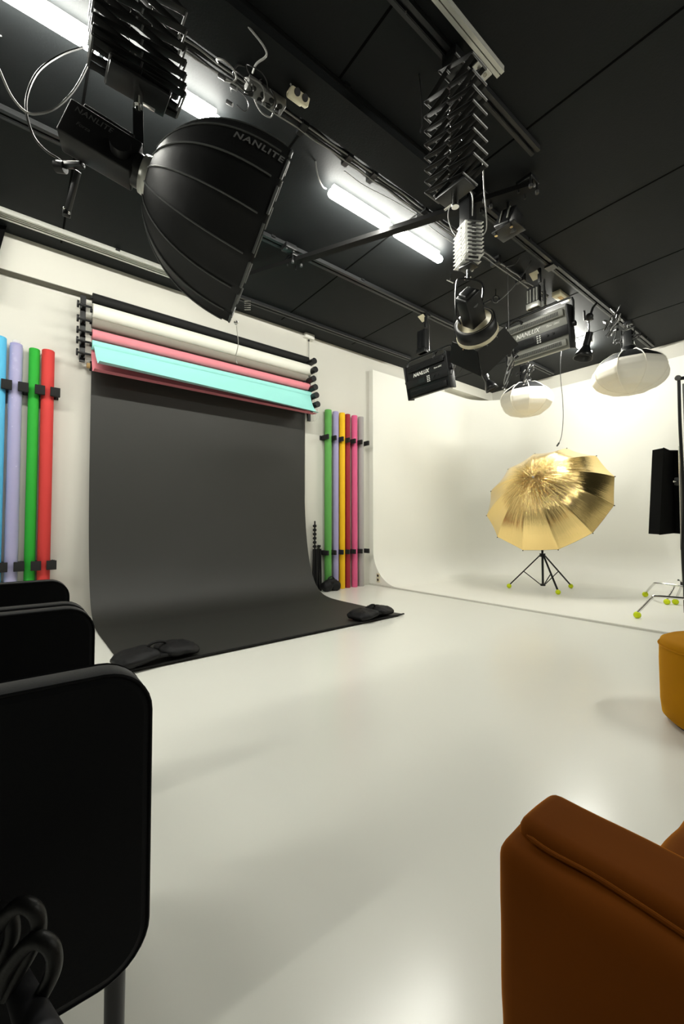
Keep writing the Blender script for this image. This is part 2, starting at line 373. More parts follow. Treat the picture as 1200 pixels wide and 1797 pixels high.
# power strip
t = thing('power_strip', 'dark grey power strip with round sockets on the ceiling cable run', 'power strip', at_z(470, 170, 3.64))
pc0, pc1 = at_z(433, 146, 3.655), at_z(497, 190, 3.655); MB().bar(pc0, pc1, .085, .05, V((0, 0, 1)), .006).build('body', 'grey_plastic', t)
for k in range(4):
    for s_ in (-1, 1):
        q = pc0.lerp(pc1, .14+.24*k)+V((0, s_*.021, -.026)); MB().cyl(q+V((0, 0, -.003)), q, .016, n=14).build('socket', 'black', t)
# cream double socket
q = at_z(520, 172, 3.66); t = thing('ceiling_socket', 'cream double power socket hanging from the black duct', 'socket', q)
MB().box(q+V((0, .01, .04)), (.11, .06, .08), None, .012).build('back_box', 'cream', t)
MB().box(q+V((0, -.03, -.02)), (.13, .05, .05), Matrix.Rotation(.5, 3, 'X'), .008).build('face', 'cream', t)
for s_ in (-1, 1): MB().cyl(q+V((s_*.028, -.06, -.03)), q+V((s_*.028, -.04, -.015)), .02, n=14).build('plug', 'black', t)
# loose cords
def cord(pts, r, m, label, cat='cable'):
    P_ = [V(p) for p in pts]; return tag(MB().tube(P_, r, n=6, k=8).build('cable', m, loc=P_[0]), label, cat)
cord([at_z(510, 148, 3.66), at_d(517, 165, 3.0), at_d(527, 195, 2.95), at_d(535, 217, 2.95), at_d(560, 217, 3.0), at_d(585, 214, 3.05), at_d(602, 203, 3.1), at_z(610, 194, 3.72)], .006, 'cord_grey', 'grey cord looping down from the power strip past the cream socket')
cord([at_z(360, 2, 3.74), at_z(395, 14, 3.72), at_z(425, 36, 3.70), at_z(445, 58, 3.68), at_z(463, 82, 3.67), at_z(467, 98, 3.66), at_z(450, 112, 3.66), at_z(443, 128, 3.67)], .006, 'cord_grey', 'grey cord curving across the black duct above the power strip')
cord([at_z(548, 186, 3.72), at_d(552, 215, 3.2), at_d(554, 250, 3.2), at_d(554, 285, 3.2), at_d(558, 310, 3.25), at_d(566, 327, 3.35), at_z(572, 331, 3.73)], .006, 'cord_grey', 'grey cord feeding the left end of the middle tube light')
cord([at_z(389, 219, 3.73), at_z(410, 229, 3.71), at_z(432, 232, 3.70), at_z(455, 226, 3.72)], .004, 'cord_grey', 'thin grey cord at the end of the tube light above the softbox')
cord([at_z(-10, 62, 3.73), at_d(60, 66, 2.6), at_d(120, 66, 2.6), at_d(172, 63, 2.2)], .004, 'cord_grey', 'thin straight grey cord across the top left corner behind the pantograph')
cord([at_d(-5, 30, 1.6), at_d(-12, 90, 1.7), at_d(0, 125, 1.7), at_d(20, 168, 1.75), at_d(45, 196, 1.8), at_d(70, 199, 1.85), at_d(100, 188, 1.9), at_d(130, 158, 1.95), at_d(152, 118, 2.0), at_d(165, 85, 2.05)], .005, 'cord_grey', 'grey cable looping under the tube light at the left edge')
cord([at_d(145, 83, 2.1), at_d(108, 96, 2.0), at_d(70, 122, 1.9), at_d(50, 158, 1.85), at_d(46, 195, 1.85), at_d(58, 237, 1.9), at_d(78, 262, 1.95), at_d(100, 277, 2.0), at_d(108, 283, 2.02)], .0055, 'cord_black', 'black cable looping down to the clamp arm beside the panel head light')

# ================================================================== pantographs
def pantograph(ctr, ztop, zbot, w, d, n, along, label, m, bar_w=.028, top_z=H-.04, coll=0.0, slats=False, pin='chrome', plate=.6):
    """scissor lattice: two planes of crossed bars, w wide along 'along', d apart"""
    t = thing('scissor_pantograph', label, 'pantograph', (ctr[0], ctr[1], ztop), 0, 'scissor pantographs hanging from the ceiling rails')
    a = V(along).normalized(); q = V((-a.y, a.x, 0)); c = V((ctr[0], ctr[1], 0))
    hs = [(1-coll*i/max(1, n-1)) for i in range(n)]; tot = sum(hs); z = ztop
    for i in range(n):
        dz = (ztop-zbot)*hs[i]/tot
        for s_ in (-1, 1):
            for o_ in (-1, 1):
                wt = w*(.35 if i == 0 else 1); wb = w*(plate if i == n-1 else 1); p0 = c + a*(o_*wt/2) + q*(s_*d/2+s_*o_*.004) + V((0, 0, z)); p1 = c - a*(o_*wb/2) + q*(s_*d/2+s_*o_*.004) + V((0, 0, z-dz))
                MB().bar(p0, p1, bar_w, .004, q.cross(p1-p0).normalized(), .0015).build('scissor_arm', m, t)
            MB().cyl(c+q*(s_*(d/2-.012))+V((0, 0, z-dz/2)), c+q*(s_*(d/2+.014))+V((0, 0, z-dz/2)), .006, n=8).build('pivot', pin, t)
        for o_ in (-1, 1):
            wt = w*(.35 if i == 0 else 1)
            MB().cyl(c+a*(o_*wt/2)-q*(d/2+.012)+V((0, 0, z)), c+a*(o_*wt/2)+q*(d/2+.012)+V((0, 0, z)), .006, n=8).build('cross_pin', pin, t)
        if slats:
            MB().box(c+a*(-w*.38)+V((0, 0, z-dz*.5)), (.085, .012, .012), Matrix.Rotation(math.atan2(q.y, q.x), 3, 'Z')).build('slat', 'black', t)
        z -= dz
    for o_ in (-1, 1):
        MB().cyl(c+a*(o_*w*plate/2)-q*(d/2+.012)+V((0, 0, zbot)), c+a*(o_*w*plate/2)+q*(d/2+.012)+V((0, 0, zbot)), .006, n=8).build('cross_pin', pin, t)
        pts = []
        for k in range(60):
            an = k*1.1; zz = ztop-.1*(ztop-zbot)-(ztop-zbot)*.75*k/60
            pts.append(c+a*(o_*w*.12+.009*math.cos(an))+q*(.009*math.sin(an))+V((0, 0, zz)))
        MB().tube(pts, .0018, n=5).build('spring', 'chrome', t)
    MB().box(c+V((0, 0, (top_z+ztop)/2)), (.10, .10, max(.03, top_z-ztop+.01)), None, .004).build('top_carriage', 'satin', t)
    g = MB(); g.box(c+V((0, 0, zbot-.012)), (max(d, abs(a.x)*w*plate), max(d, abs(a.y)*w*plate), .02), None, .003); g.build('bottom_plate', 'satin', t)
    g = MB(); g.cyl(c+V((0, 0, zbot-.10)), c+V((0, 0, zbot-.02)), .022, n=14); g.build('socket', 'chrome', t)
    MB().cyl(c+V((0, 0, zbot-.07))+a*.02, c+V((0, 0, zbot-.07))+a*.075, .008, n=8).build('locking_screw', 'chrome', t)
    return t
P1 = (.42, 2.13)
pantograph(P1, 3.66, 3.09, .40, .13, 8, (1, 0, 0), 'black scissor pantograph holding the softbox light, in front of the first tube light', 'dull', .036, coll=.7, top_z=3.685, pin='steel', plate=.65)
P2 = (1.98, 1.45)
pantograph(P2, 3.66, 2.93, .34, .11, 9, (0, 1, 0), 'tall black scissor pantograph on the short rail in the middle of the ceiling', 'dull', .030, coll=.35, pin='steel')
P3 = (2.93, 2.02)
pantograph(P3, 3.47, 3.14, .24, .10, 10, (.5, .87, 0), 'bright silver scissor pantograph lit by the tube light, holding the round spotlight', 'silver', .052, slats=True, top_z=3.74, pin='steel')
cord([at_d(738, 232, 2.45), at_d(738, 228, 2.5), at_d(741, 205, 2.5), at_d(734, 120, 2.6), at_d(720, 60, 2.8), at_z(712, 20, 3.7)], .004, 'cord_black', 'thin black cord hanging from the rail left of the tall pantograph')
cord([at_d(838, 275, 2.5), at_d(846, 278, 2.6), at_d(849, 330, 2.9), at_d(854, 395, 3.2), at_d(848, 412, 3.3), at_d(843, 413, 3.35)], .0045, 'cord_grey', 'grey cable hanging between the tall black and the bright silver pantograph')
cord([at_d(802, 343, 3.0), at_d(790, 360, 3.1), at_d(786, 380, 3.2), at_d(792, 402, 3.3), at_d(800, 415, 3.4)], .004, 'cord_grey', 'thin grey cord looping left of the silver pantograph')
cord([at_d(806, 336, 3.0), at_d(822, 334, 3.0), at_d(829, 345, 3.1), at_d(829, 378, 3.3)], .005, 'cord_grey', 'grey cord arching over the top of the silver pantograph')

# ================================================================== softbox with its light
ring = at_d(262, 312, 2.03); rimc = at_d(453, 427, 2.24); ax = (rimc-ring).normalized(); L = (rimc-ring).length; RR = .436
e1 = ax.cross(V((0, 0, 1))).normalized(); e2 = e1.cross(ax).normalized()
def sbr(s_): return .075+(RR-.075)*(1-(1-s_)**2.5)**.62 if s_ < 1 else RR
NR = 16
def sb(a, s_, off=0.0):      # a in rib units
    k = a % 1.0; base = math.cos(PI/NR)/math.cos((k-.5)*2*PI/NR); base = 1-(1-base)*1.5*min(1, s_*2)
    th = 2*PI*a/NR; r = sbr(s_)*base+off
    return ring + ax*(s_*L) + (e1*math.cos(th)+e2*math.sin(th))*r
soft = thing('softbox', 'large black parabolic softbox with grey ribs hanging under the tube light', 'softbox', rimc)
m = MB(); ns = 22
m.grid(lambda u, v: sb(u*NR, v), NR*6, ns, cu=True); m.grid(lambda u, v: sb(u*NR, v, -.004), NR*6, ns, cu=True)
m.build('shell', 'fabric', soft)
for k in range(NR):
    MB().tube([sb(k+.0001, .03+.90*i/24, .003) for i in range(25)], .0042, n=6).build('rib', 'piping', soft)
    MB().tube([sb(k+.12+.76*i/6, 1.0, .002) for i in range(7)], .007, n=6).build('rim_binding', 'piping', soft)
m = MB(); m.grid(lambda u, v: ring+ax*(L*.97-.0)+(e1*math.cos(2*PI*u)+e2*math.sin(2*PI*u))*(RR*.97*math.cos(PI/NR)*v+.0001), 64, 4, cu=True); m.build('front_diffuser', 'white_fabric', soft)
MB().lathe([(.06, -.03), (.085, -.03), (.09, 0), (.085, .035), (.06, .035), (.06, -.03)], ring, ax, 28).build('speed_ring', 'alu', soft)
# lettering on the upper panel
def onsoft(a0, s0, sx):
    def fn(x, y):
        s_ = s0 + x/L*sx; r = sbr(s_); a = a0 + y/(2*PI*r/NR); return sb(a, s_, .006)
    return fn
best = min(range(NR*2), key=lambda k: (lambda p: abs((p-EYEP).dot(UP)/(p-EYEP).dot(FW)*FPX-(898.5-252)) + abs((p-EYEP).dot(RT)/(p-EYEP).dot(FW)*FPX-(437-600)))(sb(k/2+.25, .78)))
A_T = best/2+.25
m = MB(); text(m, 'NANLITE', .050, onsoft(A_T, .77, 1.0), .1, .0012, 1.15); m.build('lettering', 'letter', soft)
# small frame rails and clip at the lower rim
p = at_d(432, 535, 2.3); g = MB()
for i in range(5): g.cyl(p+V((0, 0, -.012*i+.02))-RT*.01, p+V((0, 0, -.012*i+.02))+RT*.025, .0022, n=6)
g.build('rod_clip', 'chrome', soft)
p = at_d(414, 566, 2.3); MB().ball(p, .012, 8).build('zip_pull', 'chrome', soft)
tag(MB().tube([at_d(415, 572, 2.3), at_d(418, 600, 2.3), at_d(416, 615, 2.3), at_d(413, 628, 2.3), at_d(416, 638, 2.3)], .0022, n=6, k=6).build('pull_cord', 'cap', loc=at_d(415, 600, 2.3)), 'thin white pull cord dangling from the lower tip of the softbox', 'cord')

# light head behind it
hd = thing('studio_light', 'black box-shaped light head on the yoke behind the softbox', 'light', at_d(195, 285, 2.0))
back = ring - ax*.30; hx = ax; hup = e2; hs = e1
Rm = Matrix((hx, hs, hup)).transposed()
hc = ring - ax*.215 - e2*.0
MB().box(hc+e2*.012, (.31, .13, .17), Rm, .008).build('body', 'black', hd)
MB().box(hc+e2*.105-ax*.0, (.22, .10, .035), Rm, .006).build('top_housing', 'black', hd)
MB().box(hc+e2*.085-ax*.135, (.05, .09, .03), Rm, .008).build('handle', 'satin', hd)
MB().cyl(hc+ax*.15, ring-ax*.02, .075, .072, n=28).build('front_collar', 'satin', hd)
m = MB(); sgn = -1 if (hs.dot(FW) > 0) else 1
fn = lambda x, y: hc + hs*(sgn*.0665) + ax*(x-.045) + hup*(y+.06)
text(m, 'NANLITE', .036, fn, .1, .0006, 1.1); m.build('lettering', 'letter_dark', hd)
m = MB(); text(m, 'Forza', .025, lambda x, y: hc + hs*(sgn*.0665) + ax*(x-.07) + hup*(y+.0), .2, 0, 1.0); m.build('model_lettering', 'letter_dark', hd)
yk = V((P1[0], P1[1], 2.99)); pv = hc + ax*.09 + hs*(sgn*.085)
m = MB(); m.bar(yk+V((0, 0, -.02)), yk+V((.005, 0, -.20)), .045, .018, hs); m.bar(yk+V((.005, 0, -.185)), pv+V((0, 0, .02)), .045, .018, hs); m.build('yoke', 'satin', hd)
MB().cyl(pv-hs*.03, pv+hs*.03, .045, n=20).build('tilt_knob', 'black', hd)
MB().cyl(yk+V((0, 0, -.03)), yk+V((0, 0, .015)), .014, n=12).build('spigot', 'chrome', hd)
# arm clamp left of it
q0, q1, q2 = at_d(142, 290, 2.0), at_d(137, 300, 2.02), at_d(118, 372, 2.1)
ca = thing('boom_clamp', 'short black arm with a clamp hanging left of the softbox light head', 'clamp', q0)
MB().bar(at_d(106, 289, 2.0), at_d(146, 290, 1.98), .03, .02, V((0, 0, 1)), .003).build('head_bar', 'satin', ca)
MB().bar(q1, q2, .025, .02, FW, .003).build('arm', 'rail', ca)
MB().cyl(at_d(98, 292, 2.0), at_d(114, 294, 2.0), .026, n=14).build('knob', 'black', ca)
g = MB(); g.box(at_d(117, 374, 2.1), (.035, .03, .03), None, .004); g.build('clamp_jaw', 'satin', ca)
for dx in (-5, 4): MB().ball(at_d(117+dx, 370+dx, 2.07), .006, 6).build('bolt', 'chrome', ca)

# ================================================================== round spotlight with barn doors
hc = at_d(834, 572, 3.46); dn = (-UP*.48+RT*.446+FW*.755).normalized(); s1 = dn.cross(FW).normalized(); s2 = dn.cross(s1)
sp = thing('round_spotlight', 'round black spotlight with a cream ring and barn doors under the silver pantograph', 'light', at_d(822, 500, 3.43))
MB().lathe([(.135, -.05), (.165, -.05), (.168, .06), (.155, .075), (.13, .075)], hc, dn, 36).build('lamp_ring', 'black', sp)
MB().lathe([(.150, -.052), (.150, -.02), (.085, .0), (.0, .0)], hc, dn, 36).build('inner_reflector', 'cream', sp)
MB().lathe([(.168, .055), (.172, .06), (.172, .09), (.150, .10), (.150, .075)], hc, dn, 36).build('cream_trim_ring', 'cream', sp)
Rb = Matrix((s1, s2, dn)).transposed()
MB().box(hc-dn*.17-s2*.0, (.15, .13, .27), Rb, .012).build('body', 'black', sp)
MB().box(hc-dn*.30, (.12, .10, .06), Rb, .02).build('rear_grip', 'satin', sp)
MB().cyl(hc-dn*.17-FW*.075, hc-dn*.17-FW*.08, .03, n=18).build('badge', 'grey_plastic', sp)
yt = at_d(822, 497, 3.43)
m = MB(); m.tube([hc-dn*.13-s1*.13, hc-dn*.25-s1*.14, yt-RT*.10+UP*.00, yt-RT*.06+UP*.035, yt+UP*.035, yt+RT*.10+UP*.01, yt+RT*.12-UP*.05, hc-dn*.16+s1*.12], .009, n=8, k=5); m.build('yoke', 'satin', sp)
MB().cyl(V((P3[0], P3[1], 3.05)), V((P3[0], P3[1], 3.05)).lerp(yt+UP*.035, 1.0), .016, n=12).build('spigot', 'chrome', sp)
MB().cyl(hc-dn*.12+s1*.12, hc-dn*.10+s1*.19, .01, n=8).build('locking_handle', 'black', sp)
fc = hc+dn*.09; w2 = .15
def flap(a, b, sprd, ln):
    c1, c2 = fc+a*w2-b*w2, fc+a*w2+b*w2; e = a*sprd+dn*ln
    n_ = (c2-c1).cross(e).normalized()*.003; vs = [c1-n_, c2-n_, c2+e+b*.05-n_, c1+e-b*.05-n_, c1+n_, c2+n_, c2+e+b*.05+n_, c1+e-b*.05+n_]
    return MB().add(vs, [(0, 1, 2, 3), (7, 6, 5, 4), (0, 4, 5, 1), (1, 5, 6, 2), (2, 6, 7, 3), (3, 7, 4, 0)], False)
for a, b, sd in ((s1, s2, .06), (-s1, s2, .06), (s2, s1, .07), (-s2, s1, .05)):
    flap(a, b, sd, .20).build('barn_door', 'satin', sp)
g = MB()
for k in range(10):
    an = 2*PI*k/10; g.cyl(fc+(s1*math.cos(an)+s2*math.sin(an))*.16-dn*.01, fc+(s1*math.cos(an)+s2*math.sin(an))*.175+dn*.015, .006, n=6)
g.build('hinge_clip', 'chrome', sp)

# ================================================================== panel lights
def panel_light(xc, y0, y1, ztop, zbot, yp, post_z, label, body, name1, name2, cable, rail_y):
    """long axis along y, control side facing -x, leaning"""
    yc = (y0+y1)/2; t = thing('panel_light', label, 'light', (xc, yc, zbot))
    hgt = ztop-zbot; tilt = -.22; R = Matrix.Rotation(tilt, 3, 'Y'); pc = V((xc+.03, yc, (ztop+zbot)/2))
    F = lambda u, v, d=0: pc + R @ V((-.045-d, -u, v))       # u to the right seen from the room, v up
    w = (y1-y0)
    RB = R
    MB().box(pc, (.09, w, hgt), RB, .006).build('body', body, t)
    MB().box(pc+R@V((-.052, 0, -hgt*.06)), (.02, w, hgt*.24), RB, .004).build('control_band', 'black', t)
    for s_ in (-1, 1): MB().box(pc+R@V((0, s_*(w/2+.008), 0)), (.12, .022, hgt+.03), RB, .006).build('end_cap', 'black', t)
    for vv, nm in ((hgt*.37, 'upper'), (-hgt*.36, 'lower')):
        MB().box(pc+R@V((-.055, -.02, vv)), (.035, w*.86, hgt*.16), RB, .004).build('vent_cover', body, t)
        g = MB()
        for k in range(38): g.box(pc+R@V((-.0735, (k-18.5)*w*.021, vv)), (.004, w*.010, hgt*.10), RB)
        g.build('vent_grille', 'black', t)
    g = MB(); g.box(pc+R@V((-.064, w*.10, -hgt*.05)), (.003, w*.16, hgt*.14), RB); g.build('display', 'satin', t)
    g = MB()
    for i in range(2):
        for j in range(4): g.box(F(.03+i*.028, .012-j*.022-hgt*.02, .02), (.004, .016, .012), RB)
    g.build('buttons', 'letter_white', t)
    for u in (.14, .20): MB().cyl(F(u, -hgt*.05, .017), F(u, -hgt*.05, .028), .011, n=12).build('dial', 'satin', t)
    m = MB(); text(m, name1, .062, lambda x, y: F(x-.08, y+hgt*.17, .006), .35, .002, 1.05); m.build('lettering', 'letter_white', t)
    m = MB(); text(m, name2, .026, lambda x, y: F(x+.20, y+hgt*.175, .006), .2, .0004, 1.0); m.build('model_lettering', 'letter_white', t)
    MB().box(pc+R@V((.05, 0, 0)), (.012, w*.94, hgt*.9), RB).build('light_face', 'white_fabric', t)
    # yoke
    zt = ztop+.10; a = y1+.035; b = y0-.035; zm = (ztop+zbot)/2+.02
    m = MB(); m.tube([V((xc+.03, a, zm)), V((xc+.03, a, zt-.05)), V((xc+.03, a-.012, zt-.012)), V((xc+.03, a-.05, zt)), V((xc+.03, b+.05, zt)), V((xc+.03, b+.012, zt-.012)), V((xc+.03, b, zt-.05)), V((xc+.03, b, zm))], .012, n=10)
    m.build('yoke', 'satin', t)
    for yy in (a, b): MB().cyl(V((xc+.03, yy-.02, zm)), V((xc+.03, yy+.02, zm)), .028, n=16).build('tilt_knob', 'black', t)
    # coiled power lead
    g = MB(); rr = random.Random(int(xc*10)); cc = V((xc-.05, cable, ztop-.02)); pts = []
    for k in range(46):
        an = k*.75; pts.append(cc+V((.02*math.sin(k), (.085+.02*rr.random())*math.cos(an), (.06+.025*rr.random())*math.sin(an))))
    g.tube(pts, .005, n=6, k=4); g.build('coiled_cable', 'cord_black', t)
    # hanger
    h = thing('telescopic_hanger', label.split(' light')[0].replace('panel', 'hanger')+' rods carrying the panel light', 'hanger', (xc, yp, H))
    h['label'] = ('silver ridged telescopic hanger between the ceiling rail and the grey panel light' if body == 'grey_metal' else 'black telescopic hanger between the ceiling rail and the black panel light')
    z1 = zt+.02
    pm = 'alu' if body == 'grey_metal' else 'satin'
    g = MB(); g.bx(xc-.03, xc+.03, yp+.005, yp+.135, z1, post_z)
    g.build('casing', 'satin', h)
    for dy in (.02, .05, .09, .12): MB().bx(xc-.042, xc-.028, yp+dy-.007, yp+dy+.009, z1+.07, post_z-.03).build('ridge', 'grey_metal' if body == 'grey_metal' else 'satin', h)
    MB().bx(xc-.045, xc+.03, yp+.0, yp+.14, z1, z1+.06, .004).build('end_block', pm, h)
    MB().cyl((xc, yp-.045, z1+.0), (xc, yp-.045, post_z+.04), .010, n=10).build('rod', 'chrome', h)
    MB().cyl((xc, yp-.045, z1-.01), (xc, yp-.045, z1+.15), .018, n=12).build('rod_sleeve', 'chrome', h)
    MB().box((xc-.02, yp-.005, (post_z+H)/2), (.03, .03, H-post_z-.02), None, .003).build('drop_link', 'satin', h)
    MB().box((xc-.03, yp+.04, H-.07), (.10, .09, .006), Matrix.Rotation(.5, 3, 'Y')).build('mounting_plate', 'cream', h)
    MB().bx(xc-.05, xc+.05, rail_y-.05 if rail_y < yp else yp-.03, rail_y+.05, H-.055, H-.036).build('carriage', 'satin', h)
    return t
pt = at_x(950, 556, 4.45); pb_ = at_x(950, 622, 4.45)
panel_light(4.45, 1.87, 2.56, pt.z, pb_.z, 2.16, 3.60, 'big grey panel light with white lettering hanging in a black yoke', 'grey_metal', 'NANLUX', 'Dyno 1200C', 2.44, 2.04)
pt = at_x(752, 632, 4.2); pb_ = at_x(752, 688, 4.2)
panel_light(4.2, 3.20, 3.88, pt.z, pb_.z, 3.545, 3.56, 'black panel light with white lettering hanging lower near the left wall', 'black', 'NANLUX', 'Dyno 650C', 3.30, 3.545)

# ================================================================== lanterns
def lantern(c, R_, hz, label, ng=10, ph=0.0):
    t = thing('lantern_softbox', label, 'lantern', c)
    prof = [(.14, .98), (.44, .90), (.76, .56), (.93, .28), (1.0, -.04), (.97, -.32), (.86, -.58), (.66, -.82), (.38, -.96), (.0, -1.0)]
    def pt(a, k, off=0):
        i = min(int(k), len(prof)-2); f = k-i; r = prof[i][0]*(1-f)+prof[i+1][0]*f; z = prof[i][1]*(1-f)+prof[i+1][1]*f
        fr = (a*ng) % 1; flat = math.cos(PI/ng)/math.cos((fr-.5)*2*PI/ng); th = 2*PI*a+ph
        return c + V(((r*R_+off)*flat*math.cos(th), (r*R_+off)*flat*math.sin(th), z*hz))
    n = ng*6; nk = len(prof)
    up = MB(); up.grid(lambda u, v: pt(u, v*2.6, 0), n, 8, cu=True); up.grid(lambda u, v: pt(u, v*2.6, -.004), n, 8, cu=True); up.build('black_top_skirt', 'fabric', t)
    lo = MB(); lo.grid(lambda u, v: pt(u, 2.4+v*(nk-1-2.4), -.003), n, 30, cu=True); lo.build('diffuser', 'lantern', t)
    for k in range(ng): MB().tube([pt(k/ng+1e-5, .1+i*(2.6-.1)/8, .003) for i in range(9)], .007, n=6).build('rib', 'white_fabric', t)
    for k in range(ng): MB().tube([pt(k/ng+1e-5, 2.6+i*(nk-1-2.6)/14, .001) for i in range(15)], .003, n=5).build('seam', 'lantern', t)
    MB().lathe([(.0, .10), (.085, .10), (.09, .03), (.16*R_+.01, .0), (.16*R_+.01, -.03), (0, -.03)], c+V((0, 0, hz*.86)), (0, 0, 1), 24).build('speed_ring', 'satin', t)
    return t
LR = at_d(1104, 654, 5.6); lantern(LR, .455, .285, 'large white lantern softbox with black top, right one of the two under the ceiling', 9, .35)
LL = at_d(923, 701, 6.75); lantern(LL, .405, .275, 'white lantern softbox on the left, smaller of the two hanging before the back wall', 9, .25)
def lantern_lamp(c, hz, topz, label, w=.11, s=1.0):
    t = thing('lamp_head', label, 'light', c+V((0, 0, hz)))
    z0 = c.z+hz*.86+.10; MB().box((c.x, c.y, z0+.11*s), (w, w, .22*s), None, .01).build('body', 'satin', t)
    for s_ in (-1, 1): MB().box((c.x-.02, c.y+s_*(w/2+.02), z0+.13*s), (.035, .008, .24*s), None, .002).build('yoke_arm', 'chrome' if s_ < 0 else 'satin', t)
    MB().box((c.x-.02, c.y, z0+.25*s), (.035, w+.05, .008), None).build('yoke_bridge', 'satin', t)
    MB().cyl((c.x, c.y, z0+.25*s), (c.x, c.y, topz), .014, n=12).build('spigot', 'chrome', t)
    MB().box((c.x, c.y, topz+.0), (.07, .10, .05), None, .006).build('rail_clamp', 'satin', t)
    MB().cyl((c.x, c.y-.08, z0+.16*s), (c.x, c.y-.04, z0+.16*s), .02, n=12).build('tilt_knob', 'black', t)
    g = MB(); rr = random.Random(int(c.x*7)); pts = []
    for k in range(26):
        an = k*.8; pts.append(V((c.x-.05+.03*rr.random(), c.y+.15*math.cos(an), z0+.10+.03*math.sin(an*1.7)+.02*rr.random())))
    g.tube(pts, .005, n=6, k=4); g.build('coiled_cable', 'cord_black', t)
lantern_lamp(LR, .285, H-.07, 'black lamp head with cable bundle on top of the right lantern')
lantern_lamp(LL, .275, H-.07, 'dark lamp head with a bright metal yoke on top of the left lantern')

# messy cables and clamps along the rail by the right lantern
def tangle(name, label, c, sx, sy, sz, n, seed, clampn=4):
    t = thing(name, label, 'cables', c); rr = random.Random(seed)
    for k in range(n):
        pts = []; a0 = rr.random()*6; cc = V(c)+V(((rr.random()-.5)*sx, (rr.random()-.5)*sy, (rr.random()-.5)*sz))
        rx = .05+.08*rr.random(); rz = .04+.10*rr.random()
        for j in range(7): a = a0+j*.8; pts.append(cc+V((rx*math.cos(a), rx*.8*math.cos(a+1), rz*math.sin(a)-.02)))
        MB().tube(pts, .004+.003*rr.random(), n=6, k=5).build('cable_loop', 'cord_black' if k % 4 else 'cord_grey', t)
    MB().tube([V(c), V(c)+V((.02, 0, .15)), V((c[0]+.01, c[1], H-.04))], .004, n=6, k=6).build('supply_cable', 'cord_black', t)
    for k in range(clampn):
        p = V(c)+V(((rr.random()-.5)*sx, (rr.random()-.5)*sy, (rr.random()-.3)*sz)); q = p+V(((rr.random()-.5)*.09, (rr.random()-.5)*.09, .08*rr.random()))
        MB().cyl(p, q, .012+.008*rr.random(), n=10).build('clamp_piece', 'satin' if k % 3 else 'steel', t)
    return t
tangle('cable_tangle', 'tangle of black cables and clamps hanging on the rail left of the right lantern', at_d(1078, 572, 5.3), .35, .12, .20, 8, 3, 8)
tangle('cable_tangle', 'black and grey cables and clamps hanging at the left end of the grey panel light', at_d(892, 640, 4.45), .12, .10, .28, 5, 9, 6)
tangle('cable_tangle', 'silver clamp ends and cable loops at the right end of the black panel light', at_d(795, 630, 5.2), .10, .10, .22, 5, 12, 7)
tangle('cable_tangle', 'thin black cables drooping by the left lantern mount', at_d(925, 652, 6.0), .15, .10, .12, 4, 21, 3)

# clamp spotlights (small reflectors)
def spot(c, aim, r, l, topp, label, m='satin'):
    t = thing('clamp_spotlight', label, 'light', c, 0, 'small clamp spotlights'); aim = V(aim).normalized(); c = V(c)
    MB().lathe([(r*.35, 0), (r*.5, l*.25), (r*.85, l*.6), (r, l), (r*1.04, l), (r*.88, l*.6), (r*.55, l*.22), (r*.4, 0)], c, aim, 24).build('reflector', m, t)
    MB().cyl(c-aim*l*1.0, c+aim*.01, r*.42, n=16).build('lamp_holder', 'black', t)
    MB().ball(c+aim*l*.45, r*.35, 8).build('bulb', 'cap', t)
    MB().box(c-aim*l*.5+RT*.03, (.05, .04, .06), None, .006).build('bracket', 'chrome', t)
    MB().cyl(c-aim*l*.9, topp, .010, n=10).build('stem', 'chrome', t)
    MB().cyl(V(topp)-RT*.06, V(topp)+RT*.05, .014, n=10).build('clamp_bar', 'black', t)
    MB().box(V(topp)+V((0, 0, .015)), (.05, .05, .07), None, .006).build('clamp', 'satin', t)
spot(at_d(1028, 607, 5.1), (-.15, .2, -1), .105, .16, at_d(1033, 560, 5.1), 'small black clamp spotlight pointing down beside the grey panel light, at the lit tube')
spot(at_d(855, 668, 6.0), (.35, -.35, -1), .09, .15, at_d(857, 640, 6.0), 'small clamp spotlight with a shiny reflector under the round spotlight near the wall corner')
p = at_d(1035, 530, 5.1); g = thing('friction_arm', 'black articulated arm with knobs on the rail beside the grey panel light', 'clamp', p)
MB().cyl(at_d(1033, 562, 5.1), at_d(1040, 540, 5.1), .014, n=10).build('lower_arm', 'satin', g)
MB().cyl(at_d(1040, 540, 5.1), at_d(1047, 532, 5.1), .014, n=10).build('upper_arm', 'satin', g)
MB().ball(at_d(1034, 556, 5.08), .045, 10).build('centre_knob', 'black', g)
MB().cyl(at_d(1026, 562, 5.05), at_d(1025, 545, 5.0), .012, n=10).build('lever', 'black', g)
